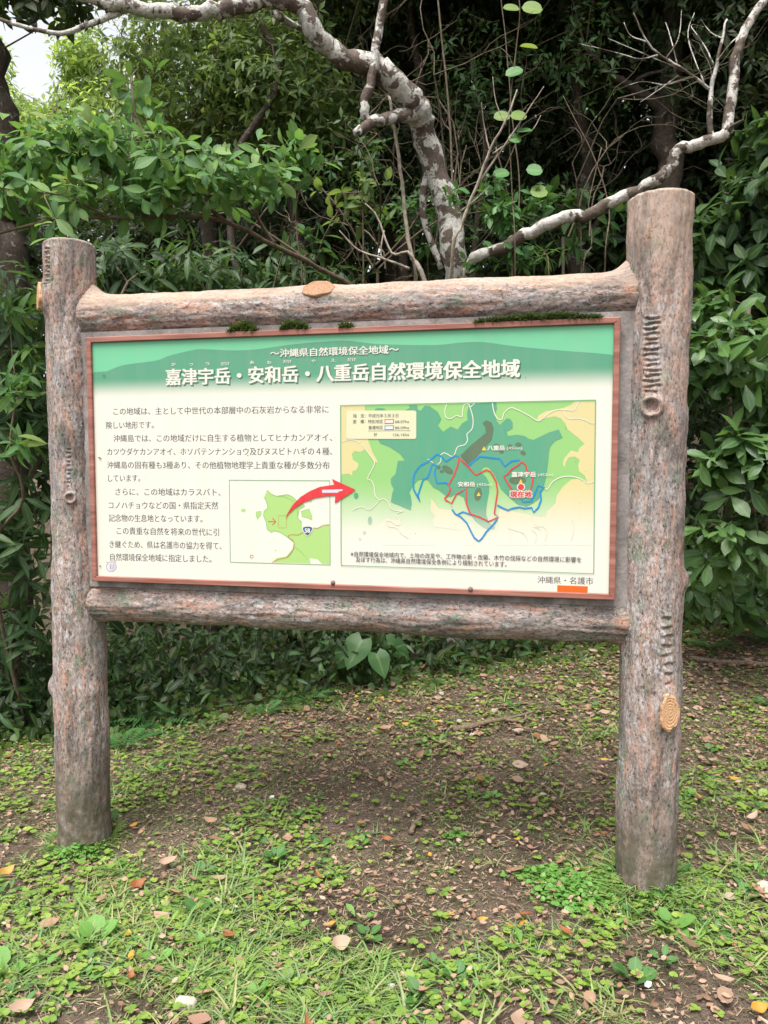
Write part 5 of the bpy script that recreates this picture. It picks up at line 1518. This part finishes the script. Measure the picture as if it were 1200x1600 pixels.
# dense patch of small round leaves at the foot of the right post
def patch(cx, cy, rx, ry, n, label):
    q = gpt(cx, cy)
    th = rng.random(n) * 6.283; rr = np.sqrt(rng.random(n))
    x = q[0] + np.cos(th) * rr * rx * (.7 + .6 * rng.random(n)); y = q[1] + np.sin(th) * rr * ry * (.7 + .6 * rng.random(n))
    p = np.stack([x, y, ground_h(x, y) + .012 + .04 * rng.random(n) * (1.1 - rr)], -1)
    cover('leafy_patch', label, 'ground cover', leaf_tpl(.48, 4, 'round', .15, .1), p, flat_d(n, .1), up_n(n, .35), .013 + .012 * rng.random(n), wm[1])
patch(905, 1395, .15, .13, 620, 'dense patch of small round bright leaves before the taller post')
patch(1035, 1400, .07, .05, 120, 'little patch of round leaves right of the taller post foot')
patch(840, 1372, .10, .05, 160, 'thin row of small bright leaves left of the taller post')
patch(715, 1310, .05, .03, 50, 'small bright green patch between the posts')
patch(120, 1335, .12, .06, 200, 'patch of bright small leaves round the shorter post foot')
patch(250, 1090, .35, .10, 500, 'band of small leaves at the shaded edge behind the shorter post')

# litter: small stuff then the larger leaves one by one
def curl_leaf(wd, curl, cup, ns=5):
    V, F, Rb = [], [], []
    for i, t in enumerate(np.linspace(0, 1, ns + 1)):
        w_ = wd * (math.sin(math.pi * min(1, t ** .9)) ** .8 if 0 < t < 1 else .0)
        z = curl * ((t - .5) ** 2) * 1.6 + .04 * math.sin(t * 7 + wd * 20)
        V += [(-w_, t - .5, z + cup * w_), (0, t - .5, z), (w_ * .9, t - .5, z + cup * w_ * .5)]; Rb += [1, 0, 1]
    for i in range(ns):
        a = i * 3; F += [(a, a + 1, a + 4, a + 3), (a + 1, a + 2, a + 5, a + 4)]
    return np.array(V), F, np.array(Rb, float)
n = 20000
p = ground_pts(n, 1.5, 6.3, lambda x, y: np.clip(.35 + .8 * noise2(x, y, 2.2, 41), 0, 1)); p[:, 2] += .006 + .028 * rng.random(n)
cover('leaf_litter', 'small brown leaf litter over the soil', 'leaf litter', curl_leaf(.26, .35, .5, 3), p, flat_d(n), up_n(n, .35), .009 + .026 * rng.random(n) ** 1.7, G_DRY)
n = 1500
p = ground_pts(n, 4.2, 6.6, lambda x, y: np.clip(sstep(-2.2, 1.0, x), .1, 1)); p[:, 2] += .010
cover('leaf_litter', 'brown leaf litter under the edge of the wood', 'leaf litter', curl_leaf(.26, .35, .5, 3), p, flat_d(n), up_n(n, .35), .03 + .035 * rng.random(n), G_DRY)
def fallen(mat, n, s0, s1, label, group, dens=None, y1=6.0, nm='fallen_leaf'):
    ms = [mesh(nm, *curl_leaf(w_, c_, k_)[:2], mat, {'rnd': np.zeros(18), 'rib': curl_leaf(w_, c_, k_)[2]}) for w_, c_, k_ in ((.26, .5, .5), (.20, .9, .9), (.30, .2, .3), (.17, .6, 1.2))]
    p = ground_pts(n, 1.75, y1, dens, .5)
    for q in p:
        o = bpy.data.objects.new(nm, ms[int(rng.integers(0, 4))]); COL.objects.link(o)
        a = rng.random() * 6.28
        nn = np.array([rng.normal() * .3, rng.normal() * .3, 1])
        orient(o, (q[0], q[1], q[2] + .024), (math.cos(a), math.sin(a), rng.normal() * .15), nn, rng.uniform(s0, s1))
        tag(o, label, 'leaf', group)
fallen(G_DRY, 205, .045, .085, 'dry brown fallen leaf lying on the grass', 'dry brown fallen leaves on the ground')
fallen(G_YEL, 85, .03, .055, 'yellow fallen leaf lying on the grass', 'yellow fallen leaves on the ground')
fallen(G_ORG, 24, .04, .07, 'orange-brown fallen leaf lying on the grass', 'orange-brown fallen leaves on the ground')
def one_leaf(px, py, s_, mat, label, rot, wd=.3):
    q = gpt(px, py)
    s_ *= .78
    c_ = curl_leaf(wd, .7, .7, 6)
    o = obj('fallen_leaf', mesh('fallen_leaf', c_[0], c_[1], mat, {'rnd': np.full(len(c_[0]), rng.random()), 'rib': c_[2]}))
    orient(o, (q[0], q[1], q[2] + .028), (math.cos(R(rot)), math.sin(R(rot)), .05), (.1, -.3, 1), s_)
    tag(o, label, 'leaf')
PALE = leaf_mat('tan_leaf', [(.36, .24, .18), (.42, .29, .22)], .8, .1, rib=.25, spots=.6)
one_leaf(533, 1490, .085, PALE, 'broad pale tan fallen leaf, the largest at the bottom of the picture', 20, .4)
one_leaf(215, 1395, .085, G_ORG, 'orange fallen leaf below and right of the shorter post', 50)
one_leaf(885, 1470, .08, G_ORG, 'long orange-brown leaf below the bright green patch', 130, .22)
one_leaf(358, 1474, .07, G_ORG, 'rusty leaf left of centre near the bottom', 150)
one_leaf(10, 1375, .09, G_YEL, 'bright orange-yellow leaf at the left edge', 60)
one_leaf(205, 1540, .05, G_ORG, 'small upright orange leaf near the bottom left', 95)
one_leaf(1185, 1592, .07, G_YEL, 'yellow leaf in the bottom right corner', 10)
one_leaf(262, 1358, .10, PALE, 'long pale pinkish leaf right of the shorter post foot', 30, .2)
one_leaf(35, 1590, .09, PALE, 'pale pinkish leaf in the bottom left corner', 30, .28)
one_leaf(1130, 1545, .08, PALE, 'curled pale leaf near the bottom right', 160, .2)
one_leaf(815, 1330, .05, PALE, 'slim pinkish leaf between the posts', 120, .2)

# stones
MAT_STONE = plain('pale_stone', (.34, .28, .22), .9, .4, 30, .7, .2)
MAT_WSTONE = plain('white_stone', (.38, .34, .29), .9, .4, 30, .6, .2)
def stone(px, py, r, label, mat=MAT_STONE, sq=(1, .8, .6)):
    r *= .85
    q = gpt(px, py)
    th, phh = np.meshgrid(np.linspace(0, 2 * math.pi, 18, endpoint=False), np.linspace(.02, math.pi - .02, 10))
    u = np.stack([np.sin(phh) * np.cos(th), np.sin(phh) * np.sin(th), np.cos(phh)], -1).reshape(-1, 3)
    rr = 1 + .45 * (fbm(u * 1.7 + px, 3, 3) - .5)
    V = u * rr[:, None] * r * np.array(sq)
    V = np.sign(V) * np.minimum(np.abs(V), r * np.array(sq) * .9)
    F = [(i * 18 + j, (i + 1) * 18 + j, (i + 1) * 18 + (j + 1) % 18, i * 18 + (j + 1) % 18) for i in range(9) for j in range(18)]
    o = obj('stone', mesh('stone', V, F, mat), None, (q[0], q[1], q[2] + r * sq[2] * .35), label, 'stone')
    o.rotation_euler = (0, 0, rng.random() * 3)
stone(376, 1232, .038, 'pale angular stone lying between the posts, left of centre')
stone(291, 1572, .034, 'light oblong stone at the bottom left', MAT_WSTONE, (.8, 1.2, .7))
stone(1196, 1392, .045, 'cream stone cut by the right edge', MAT_WSTONE)
stone(1024, 1392, .032, 'small grey stone at the foot of the taller post', MAT_STONE, (.9, .6, .8))
stone(690, 1085, .026, 'whitish pebble in the shade near the fallen stick', MAT_WSTONE)
stone(718, 1128, .024, 'whitish pebble just left of the fallen stick', MAT_WSTONE)
stone(612, 1545, .018, 'tiny white pebble at the bottom centre', MAT_WSTONE)
stone(772, 1112, .028, 'brownish pebble above the fallen stick', MAT_STONE)
# sticks
def stick(pts, r0, r1, label, mat=MAT_TWIG, extra=()):
    def g3(l): return [tuple(gpt(x, y) + np.array([0, 0, r0 * 1.1])) for x, y in l]
    w_ = g3(pts); b = np.array(w_[0])
    V, F = tube(cr(w_, 4), np.linspace(r0, r1, (len(pts) - 1) * 4 + 1), 8, True, .3, 3)
    a = Acc(); a.add(V, F)
    for e_ in extra:
        V, F = tube(cr(g3(e_), 4), np.linspace(r0 * .6, r1 * .6, (len(e_) - 1) * 4 + 1), 6, True, .3, 3); a.add(V, F)
    obj('fallen_stick', a.mesh('fallen_stick', mat, b), None, b, label, 'stick')
MAT_STICK = plain('stick_bark', (.16, .115, .085), .9, .4, 60, .6, .2)
stick([(708, 1146), (740, 1140), (765, 1133), (800, 1127), (835, 1117)], .020, .006, 'thick crooked fallen stick right of centre under the board', MAT_STICK, [[(790, 1130), (815, 1132), (832, 1121)]])
stick([(642, 1306), (648, 1292), (660, 1280)], .012, .008, 'short dark stub of wood between the posts', MAT_STICK)
stick([(1078, 1032), (1120, 1038), (1160, 1040), (1200, 1043), (1260, 1050)], .018, .014, 'long low branch lying at the right edge of the grass', MAT_STICK)
stick([(405, 1254), (425, 1248), (446, 1240)], .005, .003, 'thin grey twig on the soil left of centre', MAT_STICK)
stick([(1100, 1440), (1125, 1420), (1140, 1412)], .005, .003, 'thin pale twig right of the taller post foot', MAT_TWIG2)
# a few small white flowers / scraps
MAT_SCRAP = plain('white_petal', (.55, .55, .55), .6, .2, 20, .1)
for px, py, lb in ((611, 1548, 'tiny white petal at the bottom centre beside a pebble'), (425, 1250, 'white fleck on the soil left of centre'), (737, 1152, 'white scrap under the fallen stick'), (487, 1089, 'white fleck at the undergrowth edge'), (1012, 1545, 'white fleck near the pale weed')):
    q = gpt(px, py)
    c_ = curl_leaf(.35, .5, .6, 3)
    o = obj('fallen_petal', mesh('fallen_petal', c_[0], c_[1], MAT_SCRAP, {'rnd': np.zeros(len(c_[0]))}))
    orient(o, (q[0], q[1], q[2] + .012), (1, .3, .3), (.1, -.5, 1), .028)
    tag(o, lb, 'petal')

# ------------------------------------------------------------------ moss on the ledge of the board
MAT_MOSS = leaf_mat('moss', [(.035, .055, .012), (.055, .09, .015), (.09, .14, .02), (.04, .035, .015)], .8, .2, rib=0)
def moss(px0, px1, hpx, label, seed, dark=False):
    """hummock of tiny shoots sitting on the ledge between frame and rail"""
    yy = 527 - (px0 + px1 - 264) / 2 * 32 / 838
    a_0, a_1 = onplane(px0, yy, -.085), onplane(px1, yy, -.085)
    wz = hpx / 1200 * 2.95
    Wd = a_1[0] - a_0[0]
    n = int(60 + 9000 * Wd)
    t = rng.random(n)
    env = np.sin(np.pi * t) ** .6 * (.55 + .6 * fbm(np.stack([t * Wd * 30 + seed, t * 0, t * 0], -1), seed, 2))
    x = a_0[0] + Wd * t
    z = Z1 - .002 + wz * env * rng.random(n) ** .8
    y = -.088 + .034 * rng.random(n)
    p = np.stack([x, y, z], -1)
    d = unit(np.stack([rng.normal(size=n) * .6, -np.abs(rng.normal(size=n)) - .2, rng.normal(size=n) * .6 + .7], -1))
    me = scatter('moss_clump', leaf_tpl(.13, 2, 'blade', .2, .3), p, d, unit(rng.normal(size=(n, 3)) + [0, -.5, 1]), .011 + .011 * rng.random(n), MAT_MOSS, (a_0[0], -.085, Z1), rnd=(rng.random(n) * .30 + .84) % 1 if dark else rng.random(n) * .9)
    o = obj('moss_clump', me)
    sm = Matrix.Translation(sign.location) @ Matrix.Rotation(-YAW, 4, 'Z')
    o.matrix_world = sm @ Matrix.Translation((a_0[0], -.085, Z1))
    tag(o, label, 'moss', None, 'thing')
moss(356, 400, 17, 'bright green cushion of moss on the frame, leftmost of the clumps', 3)
moss(438, 480, 16, 'pointed green moss clump left of the middle of the frame', 4)
moss(530, 550, 8, 'smallest moss tuft near the middle of the frame', 5)
moss(742, 940, 9, 'long dark brown-green strip of moss along the right half of the frame', 6, True)
